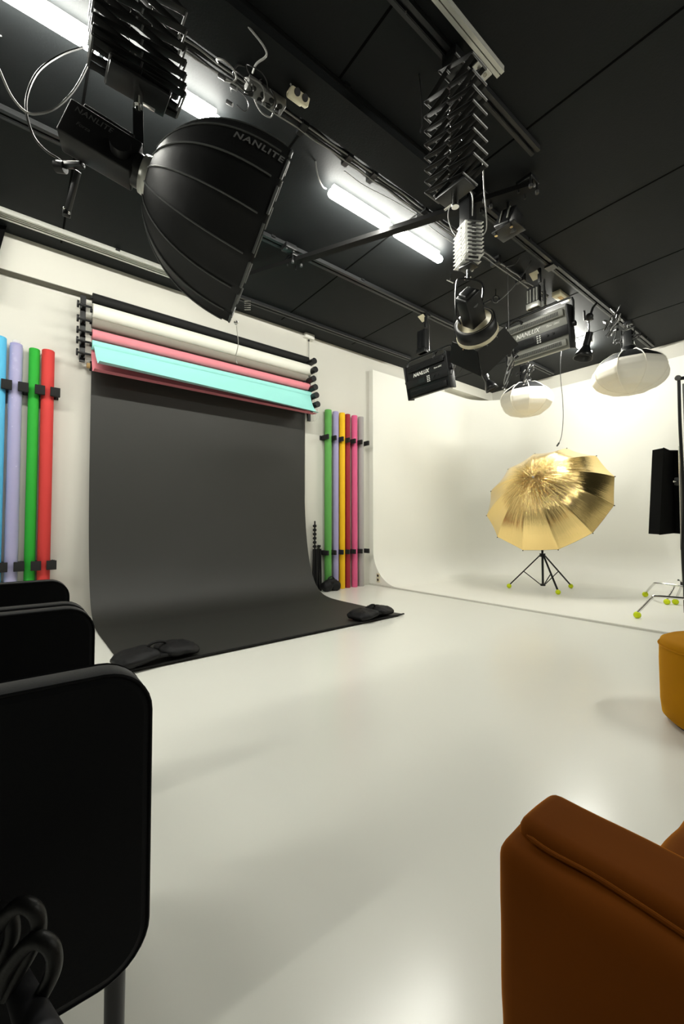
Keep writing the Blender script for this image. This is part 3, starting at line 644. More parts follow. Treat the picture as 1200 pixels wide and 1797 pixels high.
# black lamp on the crossing bar end
q = at_d(892, 388, 3.6); g = thing('box_lamp', 'dark box-shaped lamp hanging near the right end of the crossing bar', 'light', q)
MB().box(q, (.13, .16, .16), Matrix.Rotation(.35, 3, 'Y') @ Matrix.Rotation(.3, 3, 'X'), .012).build('body', 'satin', g)
for s_ in (-.035, .035): MB().box(q+V((-.05, s_, .03)), (.03, .012, .13), Matrix.Rotation(.35, 3, 'Y'), .002).build('fin', 'grey_metal', g)
MB().box(q+V((0, 0, -.09)), (.19, .21, .012), None, .003).build('mounting_plate', 'satin', g)
MB().cyl(q+V((0, 0, .05)), V((q.x, q.y, H-.001)), .012, n=10).build('drop_rod', 'satin', g)
for s_ in (-1, 1): MB().cyl(q+V((-.08, s_*.07, -.09)), q+V((-.08, s_*.07, -.13)), .014, n=10).build('thumb_screw', 'chrome', g)
cord([at_d(940, 415, 4.4), at_d(935, 450, 4.4), at_d(912, 490, 4.4), at_d(885, 520, 4.4), at_d(872, 530, 4.4)], .004, 'cord_black', 'thin black cord drooping from the rail to the left of the silver hanger')
cord([at_d(918, 405, 4.2), at_d(915, 440, 4.3), at_d(905, 462, 4.4), at_d(890, 468, 4.4), at_d(884, 470, 4.4)], .004, 'cord_black', 'thin black cord drooping under the box lamp to the cable run')
cord([at_d(985, 612, 6.4), at_d(983, 640, 6.4), at_d(984, 670, 6.4), at_d(987, 700, 6.4), at_d(988, 735, 6.4), at_d(985, 765, 6.4), at_d(980, 779, 6.4)], .005, 'cord_black', 'long thin black cable hanging down to just above the gold umbrella')
o = MB().cyl(at_d(981, 777, 6.4), at_d(977, 783, 6.4), .012, n=10).build('plug', 'cord_black', loc=at_d(979, 780, 6.4)); tag(o, 'black plug at the lower end of the cable above the gold umbrella', 'plug')
q = at_z(870, 525, 3.66); g = thing('cable_ring', 'small black ring hanging from the ceiling right of the round spotlight', 'ring', q)
MB().lathe([(.03, -.012), (.042, -.012), (.042, .012), (.03, .012), (.03, -.012)], q, FW, 20).build('ring', 'black', g)
MB().cyl(q+V((0, 0, .035)), (q.x, q.y, H-.001), .006, n=8).build('strap', 'black', g)
q = at_z(790, 490, 3.72); g = thing('spring_clamp', 'small silver clamp on the ceiling left of the silver pantograph', 'clamp', q)
MB().cyl(q+V((-.04, .02, -.01)), q+V((.04, -.01, -.03)), .008, n=8).build('jaw', 'chrome', g); MB().cyl(q, q+V((.01, 0, .06)), .007, n=8).build('stem', 'chrome', g)

# ================================================================== hanging paper roll system
hang = [('roll_black', 'black paper roll, topmost of the wall-mounted backdrop rolls', 523.8, .052, 4.97, 0),
        ('roll_white', 'white paper roll, thickest of the wall-mounted backdrop rolls', 546.5, .076, 4.95, .03),
        ('roll_beige', 'grey-beige paper roll under the thick white roll', 567, .056, 4.98, -.01),
        ('roll_pink', 'salmon pink paper roll above the turquoise one', 587, .050, 4.95, .0),
        ('roll_cyan', 'turquoise paper roll with a sheet pulled out in front', 606, .050, 4.95, .03)]
zs = []
for m_, lb, py, r, y, ex in hang:
    z = at_y(165, py, y).z; zs.append((z, y, r))
    t = thing('paper_roll', lb, 'paper roll', (1.9, y, z), 0, 'backdrop rolls hung on the wall')
    MB().cyl((.575, y, z), (3.265+ex, y, z), r, n=32).build('paper', m_, t)
    MB().cyl((.555, y, z), (3.28+ex, y, z), .020, n=16).build('core', 'black', t)
    if m_ == 'roll_cyan':
        s_ = MB(); fr = y-r-.002
        def sh(u, v, fr=fr, z=z):
            x = .59+2.72*u*.985+.02*v; zz = z-.028-(.215+.05*u)*min(v, .92)/.92; yy = fr-.02*math.sin(PI*v*.5)-.13*v*v
            if v > .92: yy -= (v-.92)*1.1*(1-.55*u); zz -= (v-.92)*.1
            return V((x, yy-.01*math.sin(u*3), zz))
        s_.grid(sh, 40, 26); s_.grid(lambda u, v: sh(u, v)+V((0, .0015, 0)), 40, 26); s_.build('loose_sheet', m_, t)
    if m_ == 'roll_pink':
        s_ = MB()
        def sh2(u, v, z=z):
            x = .575+2.72*u*.99; z1 = at_y(165, 663, 4.97).z; zz = z-(z-z1)*min(v, .9)/.9+.03*v; yy = 5.0-.17*v*v
            if v > .9: yy -= (v-.9)*1.1; zz -= (v-.9)*.12
            return V((x, yy, zz))
        s_.grid(sh2, 30, 26); s_.grid(lambda u, v: sh2(u, v)+V((0, .0015, 0)), 30, 26); s_.build('loose_sheet', m_, t)
zb = at_y(165, 640, 5.0).z; zs.append((zb, 5.05, .05))
t = thing('paper_backdrop', 'wide black paper backdrop sweeping from the wall down onto the floor', 'backdrop', (1.9, 5.0, 0))
MB().cyl((.575, 5.065, zb), (3.25, 5.065, zb), .052, n=28).build('roll', 'roll_black', t)
MB().cyl((.545, 5.065, zb), (3.28, 5.065, zb), .028, n=16).build('core', 'card', t)
bp = [(5.035, zb-.02), (5.04, 2.3), (5.04, 1.9), (5.03, 1.4), (4.995, .95), (4.935, .60), (4.86, .36), (4.76, .18), (4.62, .065), (4.45, .018), (4.2, .007), (3.9, .006), (3.55, .006), (3.3, .008), (3.12, .014)]
bpp = spline([(0, a, b) for a, b in bp], 5)
def bd(u, v, off=0):
    q = bpp[min(int(round(v*(len(bpp)-1))), len(bpp)-1)]; x = .585+2.675*u+(.0+.03*max(0, 4.3-q.y)/1.2)*u
    y = q.y - (.10*(1-u) if q.y < 3.3 else .10*(1-u)*max(0, (4.2-q.y)/.9) if q.y < 4.2 else 0)
    w_ = .012*math.exp(-((q.z-.28)/.2)**2)*(math.sin(u*9)+.6*math.sin(u*23+1))*.5
    return V((x, y-w_+off, max(q.z, .004)+off*.5))
m = MB(); m.grid(lambda u, v: bd(u, v), 60, len(bpp)); m.grid(lambda u, v: bd(u, v, .002), 60, len(bpp)); m.build('paper_sheet', 'paper_black', t)
fe0, fe1 = bd(0, 1), bd(1, 1); MB().bar(fe0+V((0, -.006, .004)), fe1+V((0, -.006, .004)), .014, .012).build('front_edge_bar', 'roll_black', t)
# wall brackets
t = thing('roll_bracket', 'black bar bracket with locking knobs at the left end of the hanging rolls', 'bracket', (.52, 5.1, 3.0))
xl = .50; MB().bx(xl-.025, xl+.025, 5.03, 5.06, at_y(150, 636, 5.04).z, at_y(150, 520, 5.04).z).build('bar', 'black', t)
for z in (2.75, 3.3): MB().bx(xl-.02, xl+.02, 5.06, 5.149 if z < 3.4 else 5.05, z-.02, z+.02).build('wall_spacer', 'black', t)
for py in (535, 560, 580, 598, 619):
    z = at_y(150, py+1.5, 4.95).z
    MB().cyl((xl-.045, 4.95, z), (.57, 4.95, z), .011, n=10).build('pin', 'black', t)
    MB().cyl((xl-.062, 4.95, z), (xl-.045, 4.95, z), .036, n=16).build('knob', 'black', t)
    MB().bx(xl-.015, xl+.015, 4.95, 5.04, z-.012, z+.012).build('arm', 'black', t)
t = thing('drive_bracket', 'black bracket with six stubby motor handles at the right end of the hanging rolls', 'bracket', (3.36, 5.1, 3.0))
MB().bx(3.33, 3.37, 5.045, 5.07, 2.50, 3.36).build('bar', 'black', t)
for z in (2.6, 3.25): MB().bx(3.335, 3.365, 5.07, 5.084, z-.02, z+.02).build('wall_spacer', 'black', t)
for (px, py) in ((552, 633), (554, 648), (551, 664), (554, 679), (556, 693), (558, 709)):
    e = at_y(px, py, 4.80); z = e.z-.02
    MB().cyl((e.x, 4.80, e.z), (e.x-.0, 5.02, e.z), .042, n=18).build('motor', 'black', t)
    MB().box((e.x-.02, 5.0, e.z-.04), (.09, .10, .09), None, .012).build('housing', 'satin', t)
    MB().cyl((3.27, 5.0, e.z-.03), (e.x, 5.0, e.z-.03), .022, n=12).build('drive_pin', 'black', t)
for k, (x, y_) in enumerate(((3.36, 4.96), (3.39, 4.93))):
    MB().tube([V((x, y_, 3.30)), V((x+.02, y_-.02, 2.95)), V((x+.01, y_, 2.7)), V((x+.03, y_-.02, 2.55)), V((x-.03, y_, 2.47)), V((x-.04, y_, 2.60))], .004, n=6, k=6).build('cable', 'cap', t)
q = at_y(539, 588, 5.07); g = thing('junction_box', 'small white junction box where the left wall meets the ceiling', 'box', q)
MB().bx(q.x-.08, q.x+.08, 4.99, 5.085, H-.075, H-.001, .006).build('case', 'cap', g)
MB().cyl((q.x+.01, 5.04, 3.30), (q.x+.01, 5.04, H-.07), .005, n=6).build('cable', 'cord_grey', g)
MB().cyl((q.x+.01, 5.04, H-.10), (q.x+.01, 5.04, H-.07), .012, n=10).build('gland', 'black', g)

# ================================================================== standing rolls in wall racks
def stand_roll(x, r, m_, label, top=2.72, group='coloured paper rolls standing in the right rack', wrap=False):
    yy = 5.147-r-.016 if x < 3 else 5.083-r-.016
    t = thing('paper_roll', label, 'paper roll', (x, yy, 0), 0, group)
    g = MB(); g.lathe([(.026, top), (r-.004, top), (r, top-.006), (r, .006), (r-.004, .0), (.026, .0)], (x, yy, 0), (0, 0, 1), 28); g.sharp = True; g.build('paper', m_, t)
    MB().cyl((x, yy, .001), (x, yy, top-.012), .025, n=14).build('core', 'card', t)
    if wrap:
        def wf(u, v):
            z = .01+(top+.02)*v; rr_ = r+.006+.006*noise.noise(V((math.cos(2*PI*u)*2, math.sin(2*PI*u)*2, z*7)))
            if v > .985: rr_ *= .55
            return V((x+rr_*math.cos(2*PI*u), yy-.003+rr_*math.sin(2*PI*u), z))
        MB().grid(wf, 28, 90, cu=True).build('plastic_wrap', 'wrap', t)
GL = 'coloured paper rolls standing in the left rack'
stand_roll(-.172, .060, 'l_blue', 'sky blue paper roll at the left edge of the left rack', 2.76, GL)
stand_roll(-.040, .050, 'l_lilac', 'lilac paper roll in clear plastic wrap beside the sky blue one', 2.73, GL, True)
stand_roll(.103, .045, 'l_green', 'bright green paper roll in the left rack', 2.72, GL)
stand_roll(.214, .054, 'l_red', 'red paper roll in the left rack, nearest the black backdrop', 2.73, GL)
for x, r, m_, lb in ((3.668, .053, 'r_green', 'leaf green paper roll, leftmost in the right rack'), (3.815, .046, 'r_lilac', 'lilac paper roll between green and yellow in the right rack'),
                     (3.94, .047, 'r_yellow', 'yellow paper roll in the right rack'), (4.055, .042, 'r_crimson', 'dark crimson paper roll in the right rack'),
                     (4.19, .047, 'r_pink', 'bright pink paper roll in the right rack'), (4.325, .047, 'r_grey', 'light grey paper roll, rightmost in the right rack')):
    stand_roll(x, r, m_, lb, 2.71)
def rack(x0, x1, z, blocks, label, w_=.032, yw=5.149, hh=.035, out=.17, head=0.0):
    t = thing('roll_rack', label, 'rack', ((x0+x1)/2, yw, z), 0, 'black foam-block racks on the wall')
    MB().bx(x0, x1, yw-.014, yw, z-hh*.9, z+hh*.9).build('back_rail', 'foam', t)
    for bx_ in blocks:
        m = MB(); c_ = min(RS, key=lambda q: abs(q-bx_)) if head else bx_
        m.bx(c_-w_/2, c_+w_/2, yw-out, yw-.014, z-hh, z+hh, .003)
        if head: m.bx(bx_-head/2, bx_+head/2, yw-out-.03, yw-out, z-hh, z+hh, .003)
        m.build('foam_block', 'foam', t)
RS = (-.106, .034, .154, .288)
LBX = [at_y(px, 694, 4.99).x for px in (11, 40.5, 70, 97)]
rack(-.45, .31, 2.30, LBX, 'upper black block rack of the left rolls', .009, 5.149, .045, .135, .082)
rack(-.45, .31, .575, LBX, 'lower black block rack of the left rolls', .009, 5.149, .045, .135, .082)
RB = (3.60, 3.742, 3.878, 4.002, 4.12, 4.257, 4.40)
rack(3.56, 4.44, 2.285, RB, 'upper black block rack of the right rolls', .030, 5.084, .035, .17)
rack(3.56, 4.44, .56, RB, 'lower black block rack of the right rolls', .030, 5.084, .035, .17)

# ================================================================== sandbags
def pillow(m, c, sx, sy, sz, rz=0.0, rx=0.0, ry=0.0, seed=0):
    R = Matrix.Rotation(rz, 3, 'Z') @ Matrix.Rotation(ry, 3, 'Y') @ Matrix.Rotation(rx, 3, 'X'); c = V(c)
    def f(u, v):
        a = 2*PI*u; th = PI*v; e = .55
        sp_ = lambda w, p: math.copysign(abs(w)**p, w)
        x = sx*sp_(math.cos(a), e)*sp_(math.sin(th), .7); y = sy*sp_(math.sin(a), e)*sp_(math.sin(th), .7); z = sz*sp_(math.cos(th), .9)
        k = 1+.10*noise.noise(V((x*14+seed, y*14, z*14)))
        z *= (1-.35*max(abs(x)/sx, abs(y)/sy)**3)
        return c + R @ V((x*k, y*k, z*k+.009*noise.noise(V((x*38, y*38, seed)))*math.sin(th)+.007*abs(noise.noise(V((x*16+9, y*22, seed))))))
    m.grid(f, 48, 25, cu=True)
def sandbag(c, rz, label, sc=1.0, m_='bag'):
    t = thing('sandbag', label, 'sandbag', c, 0, 'black saddle sandbags'); c = V(c); R = Matrix.Rotation(rz, 3, 'Z')
    for s_ in (-1, 1):
        m = MB(); pillow(m, c+R@V((s_*.125*sc, 0, .047*sc)), .12*sc, .125*sc, .045*sc, rz, 0, s_*.10, s_*3+c.x); m.build('bag_half', m_, t)
    MB().box(c+R@V((0, 0, .045*sc)), (.07*sc, .20*sc, .02*sc), R, .006).build('bridge', m_, t)
    MB().tube([c+R@V((-.05*sc, .02, .06*sc)), c+R@V((-.045*sc, .0, .10*sc)), c+R@V((0, -.01, .115*sc)), c+R@V((.05*sc, 0, .10*sc)), c+R@V((.06*sc, .02, .06*sc))], .009*sc, n=6, k=6).build('strap_handle', 'foam', t)
q = at_z(664, 1088, .01); sandbag((q.x+.02, q.y+.13, .014), math.radians(10), 'black sandbag on the right front corner of the paper backdrop', 1.12)
q = at_z(288, 1166, .01); sandbag((q.x-.02, q.y+.12, .014), math.radians(8), 'crumpled black sandbag on the left front edge of the paper backdrop, beside the black armchair', 1.15)
t = thing('sandbag', 'black sandbag with a handle standing at the foot of the lilac and yellow rolls', 'sandbag', (3.78, 4.93, 0), 0, 'black saddle sandbags')
q = at_z(584, 1038, .0); c = V((q.x, q.y+.05, 0))
for s_ in (-1, 1):
    m = MB(); pillow(m, c+V((s_*.075, 0, .075)), .082, .07, .075, 0, 0, s_*.25, s_*5); m.build('bag_half', 'bag', t)
m = MB(); pillow(m, c+V((0, 0, .13)), .11, .05, .05, 0, 0, 0, 2); m.build('bridge', 'bag', t)
MB().tube([c+V((-.06, 0, .15)), c+V((-.03, 0, .20)), c+V((.03, 0, .205)), c+V((.08, 0, .15))], .010, n=6, k=6).build('strap_handle', 'foam', t)

# folded light stands behind the backdrop edge
def folded(x, y, top, label, knobs=True):
    t = thing('light_stand', label, 'light stand', (x, y, 0), 0, 'folded light stands by the right rolls')
    for k, (dx, dy) in enumerate(((-.03, 0), (.015, .02), (.02, -.022))):
        MB().cyl((x+dx, y+dy, .0), (x+dx*.8, y+dy*.8, .62), .013, n=10).build('leg', 'black', t)
    MB().cyl((x, y, .08), (x, y, top), .012, n=10).build('column', 'black', t)
    for z in [.64]+([.70+.06*k for k in range(5)] if knobs else []):
        MB().cyl((x, y, z), (x, y, z+.035), .026, n=12).build('collar', 'black', t)
        MB().cyl((x-.045, y-.02, z+.018), (x, y, z+.018), .008, n=8).build('knob', 'satin', t)
q = at_y(549, 1000, 4.99)
folded(3.44, 5.03, 1.03, 'folded black light stand with stacked collars against the wall behind the backdrop edge')
folded(3.53, 5.05, .66, 'shorter folded black light stand left of the leaf green roll', False)

# ================================================================== gold umbrella on its stand
US = V((6.155, 3.015, PZ))
t = thing('light_stand', 'black tripod light stand with yellow balls on its feet under the gold umbrella', 'light stand', US)
hubz = .50
MB().cyl(US+V((0, 0, .06)), US+V((0, 0, 1.22)), .0155, n=12).build('column', 'black', t)
MB().cyl(US+V((0, 0, hubz-.02)), US+V((0, 0, hubz+.03)), .04, n=14).build('collar', 'satin', t)
MB().cyl(US+V((0, 0, .05)), US+V((0, 0, .08)), .035, n=14).build('lower_collar', 'satin', t)
for fx in ((890, 1028), (985, 1029), (985, 1041)):
    f = at_z(*fx, PZ+.033); d_ = (f-US); d_.z = 0; d_ = d_.normalized()*.47; foot = US+d_+V((0, 0, .033)); topp = US+d_.normalized()*.035+V((0, 0, hubz))
    lg = MB().bar(topp, foot+V((0, 0, .012)), .022, .014).build('leg', 'black', t)
    MB().cyl(US+V((0, 0, .065))+d_.normalized()*.03, topp.lerp(foot, .52), .007, n=8).build('brace', 'black', t)
    MB().ball(foot, .034, 14).build('tennis_ball', 'tennis', t)
u = thing('umbrella', 'large gold foil photo umbrella opened towards the back wall on a black stand', 'umbrella', at_d(956, 871, 6.1))
uc = at_d(957, 873, 6.15); nrm = (-RT*.608+UP*.503-FW*.592).normalized()
ua = nrm.cross(V((0, 0, 1))).normalized(); ub = nrm.cross(ua).normalized(); UR, UH, NP = .90, .54, 12
verts = [(1063, 833), (1065, 883)]
# phase from a measured rib end
best = None
for k in range(60):
    ph = 2*PI/NP*k/60; p = [uc+(ua*math.cos(ph+2*PI*i/NP)+ub*math.sin(ph+2*PI*i/NP))*UR for i in range(NP)]
    pr = [(600+FPX*(q-EYEP).dot(RT)/(q-EYEP).dot(FW), 898.5-FPX*(q-EYEP).dot(UP)/(q-EYEP).dot(FW)) for q in p]
    e = sum(min((a-x)**2+(b-y)**2 for a, b in pr) for x, y in ((1065, 883), (1035, 929), (980, 958), (922, 960), (876, 939), (854, 898)))
    if best is None or e < best[0]: best = (e, ph)
UPH = best[1]
def um(a, s_, off=0):
    fr = a % 1.0; sag = .055*math.sin(PI*fr)*s_**1.5; th = UPH+2*PI*a/NP
    flat = math.cos(PI/NP)/math.cos((fr-.5)*2*PI/NP); edge = 1-(1-flat)*s_*1.3
    z = UH*(1-s_**2.0)
    pl = .0075*noise.noise(V((a*7.0, s_*1.6, 3.1)))*min(1, s_*6)*max(.06, 1-(s_/.78)**3) + .003*noise.noise(V((a*21.0, s_*4, 8.2)))*min(1, s_*6)*max(.05, 1-(s_/.7)**3)
    return uc + nrm*(z-sag*.5+off+pl*1.6) + (ua*math.cos(th)+ub*math.sin(th))*(UR*s_*edge)
nu, nv = NP*44, 44
m = MB(); m.grid(lambda u_, v: um(u_*NP, v*.998+.002), nu+1, nv)
ob = m.build('gold_canopy', 'gold', u)
uvl = ob.data.uv_layers.new(name='UVMap')
for pl in ob.data.polygons:
    for li in pl.loop_indices:
        vi = ob.data.loops[li].vertex_index; uvl.data[li].uv = ((vi//nv)/nu*6.0, (vi % nv)/(nv-1))
m = MB(); m.grid(lambda u_, v: um(u_*NP, v*.998+.002, -.025*(1-v)-.004), NP*10+1, 20); m.build('inner_lining', 'fabric', u)
for i in range(NP):
    MB().tube([um(i+.0001, .04+.96*k/12, -.012) for k in range(13)], .004, n=5).build('rib', 'satin', u)
    MB().ball(um(i+.0001, 1.005, 0), .008, 6).build('rib_tip', 'satin', u)
MB().cyl(uc+nrm*(UH-.01), uc+nrm*(UH+.012), .016, .01, n=12).build('tip', 'alu', u)
MB().cyl(uc+nrm*(UH-.02), uc-nrm*.35, .006, n=10).build('shaft', 'satin', u)
hp = US+V((0, 0, 1.22)); MB().cyl(hp, uc-nrm*.12, .014, n=10).build('tilt_bracket', 'satin', u)

# ================================================================== rolling frame stand, strip softbox, diffusion frame
t = thing('rolling_stand', 'chrome tube base with yellow tennis balls on its feet at the right edge', 'light stand', (6.0, 1.2, PZ))
A = at_z(1118, 1079, PZ+.033); B = at_z(1132, 1043, PZ+.033); Cc = at_z(1170, 1056, PZ+.033); D_ = at_z(1185, 1056, PZ+.033)
def btube(pts, r=.0135): return MB().tube(pts, r, n=10, k=6)
ab = at_z(1146, 1047, .25); ae = at_z(1200, 1051, .25); bb = at_z(1148, 1024, .25); be = at_z(1188, 1028, .25)
adir = (ae-ab).normalized(); bdir = (be-bb).normalized()
btube([A+V((0, 0, .02)), A.lerp(ab, .5)+V((0, 0, .01)), ab-(ab-A)*.08, ab+adir*.05+V((0, 0, .006)), ab+adir*.5, ab+adir*1.3]).build('front_foot_tube', 'chrome', t)
btube([B+V((0, 0, .02)), B.lerp(bb, .5)+V((0, 0, .01)), bb-(bb-B)*.08, bb+bdir*.05+V((0, 0, .006)), bb+bdir*.5, bb+bdir*1.3]).build('rear_foot_tube', 'chrome', t)
for bq, e in ((Cc, (1184, 1027)), (D_, (1196, 1029))):
    pz = at_z(*e, .25); MB().cyl(bq+V((0, 0, .02)), pz, .0125, n=10).build('leg', 'chrome', t)
for bq in (A, B, Cc, D_): MB().ball(bq, .0345, 14).build('tennis_ball', 'tennis', t)
pp = at_z(1199, 1027, .27); MB().cyl(pp, V((pp.x, pp.y, 1.9)), .016, n=12).build('upright', 'chrome', t)
MB().cyl(V((pp.x, pp.y, .27)), V((pp.x, pp.y, .31)), .03, n=12).build('collar', 'satin', t)
MB().cyl(V((pp.x, pp.y, .30)), at_d(1190, 1018, (pp-EYEP).dot(FW)-.1), .01, n=8).build('locking_handle', 'chrome', t)

# strip softbox: long black box, seen from behind
t = thing('strip_softbox', 'narrow tall black strip softbox standing before the back wall at the right edge', 'softbox', at_d(1178, 860, 5.6))
td = 5.6; wl, wr = at_d(1164, 786, td), at_d(1192, 790, td+.05); bl, br = at_d(1157, 938, td-.02), at_d(1196, 937, td+.05)
mid_t = at_d(1182, 794, td+.16); mid_b = at_d(1184, 935, td+.16)
def sbx():
    f = FW*.20
    vs = [wl, mid_t, wr, bl, mid_b, br, wl+f, wr+f, bl+f, br+f]
    return MB().add(vs, [(0, 1, 4, 3), (1, 2, 5, 4), (0, 3, 8, 6), (2, 7, 9, 5), (0, 6, 7, 2, 1), (3, 4, 5, 9, 8)], False)
sbx().build('shell', 'flag_black', t)
MB().tube([wl, mid_t, wr], .006, n=6).build('top_binding', 'flag_black', t)
MB().tube([bl, mid_b, br], .006, n=6).build('bottom_binding', 'flag_black', t)
MB().add([wl+FW*.20+UP*0, wr+FW*.20, br+FW*.20, bl+FW*.20, wl+FW*.203, wr+FW*.203, br+FW*.203, bl+FW*.203], [(0, 1, 2, 3), (4, 5, 6, 7)], False).build('front_diffuser', 'white_fabric', t)
q = at_d(1190, 845, td-.2); MB().box(q, (.07, .07, .10), None, .01).build('mount', 'satin', t)
MB().cyl(q-RT*.06, q+RT*.02, .012, n=10).build('tilt_handle', 'chrome', t)
MB().tube([at_d(1191, 800, td-.2), at_d(1193, 880, td-.2), at_d(1195, 965, td-.2)], .008, n=8).build('rod', 'satin', t)

# diffusion frame at the edge
td = 4.5; fr = thing('diffusion_frame', 'tall black framed grey fabric panel cut by the right picture edge', 'frame', at_d(1198, 900, td))
a0, a1 = at_d(1191, 668, td), at_d(1199.5, 1035*0+890, td)
dirn = V((.25, -.97, 0)).normalized(); a0b = V((a0.x, a0.y, .85))
MB().tube([a0, a0.lerp(a1, .35)-RT*.006, a0.lerp(a1, .7), a1+V((0, 0, 0)), at_d(1197.5, 960, td), at_d(1201, 1030, td)], .016, n=10, k=5).build('post', 'satin', fr)
MB().bar(a0+V((0, 0, .02)), a0+dirn*.95+V((0, 0, .02)), .03, .03).build('top_bar', 'satin', fr)
MB().ball(a0+V((0, 0, .03))-RT*.01, .03, 10, (1.2, 1, 1)).build('corner_joint', 'grey_plastic', fr)
b0, b1 = a0+dirn*.03-V((0, 0, .04)), a1+dirn*.03; b2, b3 = b1+dirn*.9, b0+dirn*.9
MB().add([b0, b1, b2, b3, b0+FW*.004, b1+FW*.004, b2+FW*.004, b3+FW*.004], [(0, 1, 2, 3), (7, 6, 5, 4), (0, 4, 5, 1), (1, 5, 6, 2), (2, 6, 7, 3), (3, 7, 4, 0)], False).build('fabric', 'flag', fr)
MB().cyl(b2+V((0, 0, 1.35)), V((b2.x, b2.y, PZ)), .016, n=10).build('post', 'satin', fr)
MB().cyl(at_d(1201, 1030, td), V((at_d(1201, 1030, td).x, at_d(1201, 1030, td).y, PZ)), .014, n=10).build('lower_post', 'satin', fr)

# ================================================================== black armchairs
def slab(x0, x1, y0, y1, z0, z1, rc, re=.012, nseg=8):
    """upright slab in the x-z plane with rounded corners rc and softened edges"""
    def outline(ins, rr):
        pts = []
        for cx_, cz, a0 in ((x1-rr, z1-rr, 0), (x0+rr, z1-rr, PI/2), (x0+rr, z0+rr, PI), (x1-rr, z0+rr, 1.5*PI)):
            for k in range(nseg+1):
                a = a0+PI/2*k/nseg; pts.append((cx_+(rr-ins)*math.cos(a), cz+(rr-ins)*math.sin(a)))
        return pts
    lay = [(re, y0), (re*.3, y0+re*.3), (0, y0+re), (0, y1-re), (re*.3, y1-re*.3), (re, y1)]
    m = MB(); n = 4*(nseg+1); vs = []
    for ins, y in lay: vs += [V((px, y, pz)) for px, pz in outline(ins, rc)]
    m.add(vs, [(k*n+i, k*n+(i+1) % n, (k+1)*n+(i+1) % n, (k+1)*n+i) for k in range(len(lay)-1) for i in range(n)])
    m.add(vs, [tuple(range(n)), tuple(range((len(lay)-1)*n, len(lay)*n))[::-1]], False)
    pip = [[V((px, yy, pz)) for px, pz in outline(re*.15, rc)] for yy in (y0+re*.25, y1-re*.25)]
    return m, pip
def armchair(ynear, label):
    """two slab arms, seat, back; opens towards +x"""
    t = thing('armchair', label, 'armchair', (-.20, ynear+.31, 0), 0, 'black armchairs standing side by side')
    xf, xb, z0, z1, wd = .158, -.56, .355, .768, .62
    for a in (ynear, ynear+wd-.062):
        m, pips = slab(xb, xf, a, a+.062, z0, z1, .062); arm = m.build('armrest', 'chair', t)
        for p_ in pips: MB().tube(p_+[p_[0]], .0022, n=5).build('piping', 'chair', arm)
    m = MB(); m.box((-.22, ynear+wd/2, .40), (.62, wd-.13, .13), None, .03, 4); m.build('seat', 'chair', t)
    m = MB(); m.box((xb+.06, ynear+wd/2, .56), (.10, wd-.13, .40), None, .03, 4); m.build('backrest', 'chair', t)
    for x in (xf-.037, xb+.05):
        for a in (ynear+.033, ynear+wd-.033): MB().cyl((x, a, 0), (x, a, z0+.02), .0115, .0135, n=14).build('leg', 'chair_leg', t)
armchair(.640, 'black upholstered armchair nearest the camera at the left edge')
armchair(1.275, 'black upholstered armchair behind the nearest one, by the left edge')

# dark looped straps on a grey rod in the near left corner
q = at_d(60, 1690, .42); t = thing('looped_strap', 'dark glossy looped straps on a grey rod in the lower left corner', 'strap', q)
for k, (px, py, sc) in enumerate(((2, 1610, .85), (48, 1602, 1.0), (75, 1664, 1.0))):
    base = at_d(px, py, .43-.01*k); rx = RT; dn_ = (-UP*.85-RT*.42).normalized(); n_ = (RT*.85-UP*.42).normalized()
    pts = [base+dn_*.075*sc-n_*.022, base+dn_*.03*sc-n_*.022, base+n_*(-.012)-dn_*.002, base+n_*.004-dn_*.006, base+n_*.016+dn_*.006, base+n_*.020+dn_*.03*sc, base+n_*.016+dn_*.085*sc]
    MB().tube(pts, [.0075]*49, n=10, k=8).build('strap_loop', 'strap', t)
MB().cyl(at_d(30, 1722, .44), at_d(85, 1850, .36), .012, .016, n=20).build('rod', 'chair_leg', t)

# ================================================================== orange velvet chair and mustard pouf
def soft_box(x0, x1, y0, y1, z0, z1, r, pz=.0, sag=0.0, seed=1, amp=.004):
    m = MB(); m.box(((x0+x1)/2, (y0+y1)/2, (z0+z1)/2), (x1-x0, y1-y0, z1-z0), None, r, 5)
    bm = bmesh.new(); me = bpy.data.meshes.new('tmp'); me.from_pydata([tuple(v) for v in m.v], [], m.f); bm.from_mesh(me)
    for _ in range(5): 
        long_ = [e for e in bm.edges if e.calc_length() > .035]
        if not long_: break
        bmesh.ops.subdivide_edges(bm, edges=long_, cuts=1, use_grid_fill=True)
    bmesh.ops.triangulate(bm, faces=[f for f in bm.faces if len(f.verts) > 4])
    for v in bm.verts:
        n_ = noise.noise(v.co*9+V((seed, 0, 0))); v.co += v.normal*amp*n_ if v.normal.length else V()
    bm.verts.index_update(); out = MB(); out.add([v.co.copy() for v in bm.verts], [[q.index for q in f.verts] for f in bm.faces], True); bm.free(); bpy.data.meshes.remove(me)
    return out
t = thing('lounge_chair', 'burnt orange velvet lounge chair cut off by the lower right corner', 'armchair', (.8, 0, 0))
ax0, ax1, ay, az = .552, .668, .325, .552
soft_box(.524, .666, -.60, .336, .06, .538, .030, seed=2, amp=.006).build('armrest', 'velvet', t)
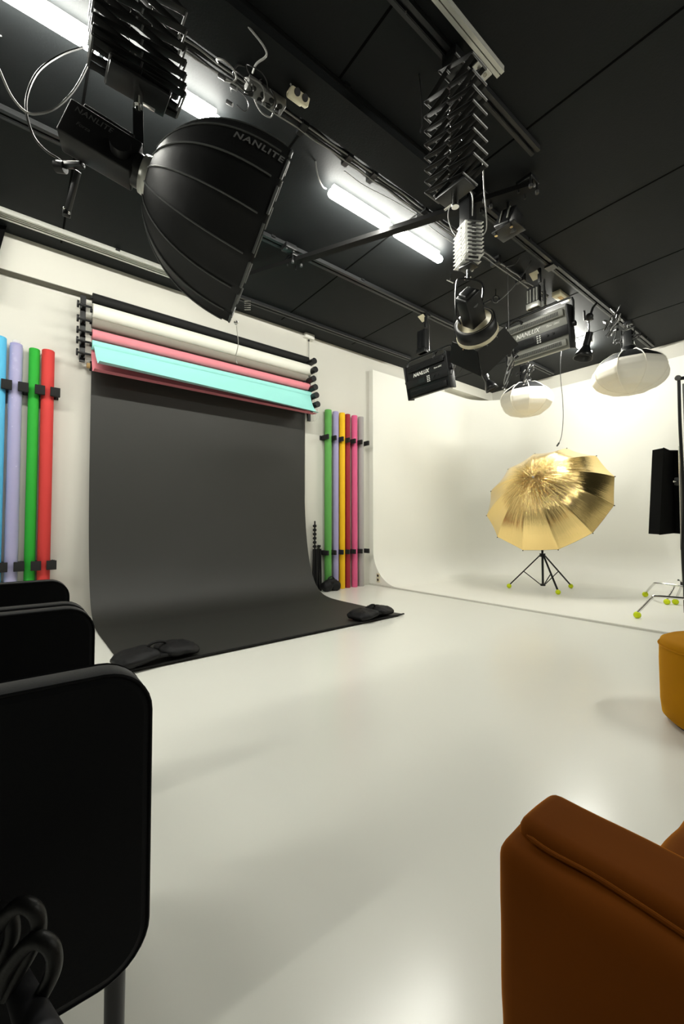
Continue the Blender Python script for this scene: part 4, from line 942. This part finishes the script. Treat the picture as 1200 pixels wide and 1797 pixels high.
soft_box(.563, .674, -.60, .322, .50, .557, .020, seed=5, amp=.004).build('armrest_pad', 'velvet', t)
MB().tube([V((.5585+.0012*math.sin(k*1.3), -.58+.05*k, .5425+.0016*math.sin(k*2.1))) for k in range(18)]+[V((.5600, .302, .543))], [.0032]*72+[.0012], n=8, k=4).build('piping', 'velvet', t)
soft_box(.675, 1.22, -.60, .222, .12, .475, .045, seed=8, amp=.010).build('seat', 'velvet', t)
soft_box(.675, 1.22, -.72, -.56, .06, .80, .05, seed=9, amp=.006).build('backrest', 'velvet', t)
soft_box(1.23, 1.34, -.60, .14, .06, .55, .03, seed=11).build('far_armrest', 'velvet', t)
for x, y in ((.60, .25), (.60, -.6), (1.28, .08), (1.28, -.6)): MB().cyl((x, y, 0), (x, y, .08), .018, n=10).build('foot', 'black', t)
pc = EYEP+FW*0; lat = 1.56+.27; fwd = 1.97; P_ = V((FW.x*fwd, FW.y*fwd, 0)).copy()/math.cos(PITCH)+RT*lat
t = thing('pouf', 'round mustard velvet pouf at the right edge beyond the lounge chair', 'pouf', (P_.x, P_.y, 0))
MB().lathe([(0, .015), (.235, .015), (.262, .04), (.268, .10), (.27, .30), (.268, .375)], (P_.x, P_.y, 0), n=64).build('side', 'mustard', t)
MB().lathe([(.268, .375), (.262, .398), (.235, .412), (.12, .42), (0, .422)], (P_.x, P_.y, 0), n=64).build('top_cushion', 'mustard', t)
MB().tube([V((P_.x+.270*math.cos(a), P_.y+.270*math.sin(a), .375)) for a in [2*PI*k/72 for k in range(73)]], .004, n=6).build('piping', 'mustard', t)
MB().lathe([(0, 0), (.22, 0), (.22, .016), (0, .016)], (P_.x, P_.y, 0), n=40).build('base', 'black', t)

q = at_z(986, 522, H-.03); t = thing('ceiling_box', 'small cream box on the ceiling behind the yoke of the grey panel light', 'box', q)
MB().bx(q.x-.16, q.x+.10, q.y-.05, q.y+.05, H-.06, H-.001, .006).build('case', 'cream', t)
MB().bx(q.x-.10, q.x+.02, q.y-.03, q.y+.01, H-.064, H-.06).build('sticker', 'card', t)
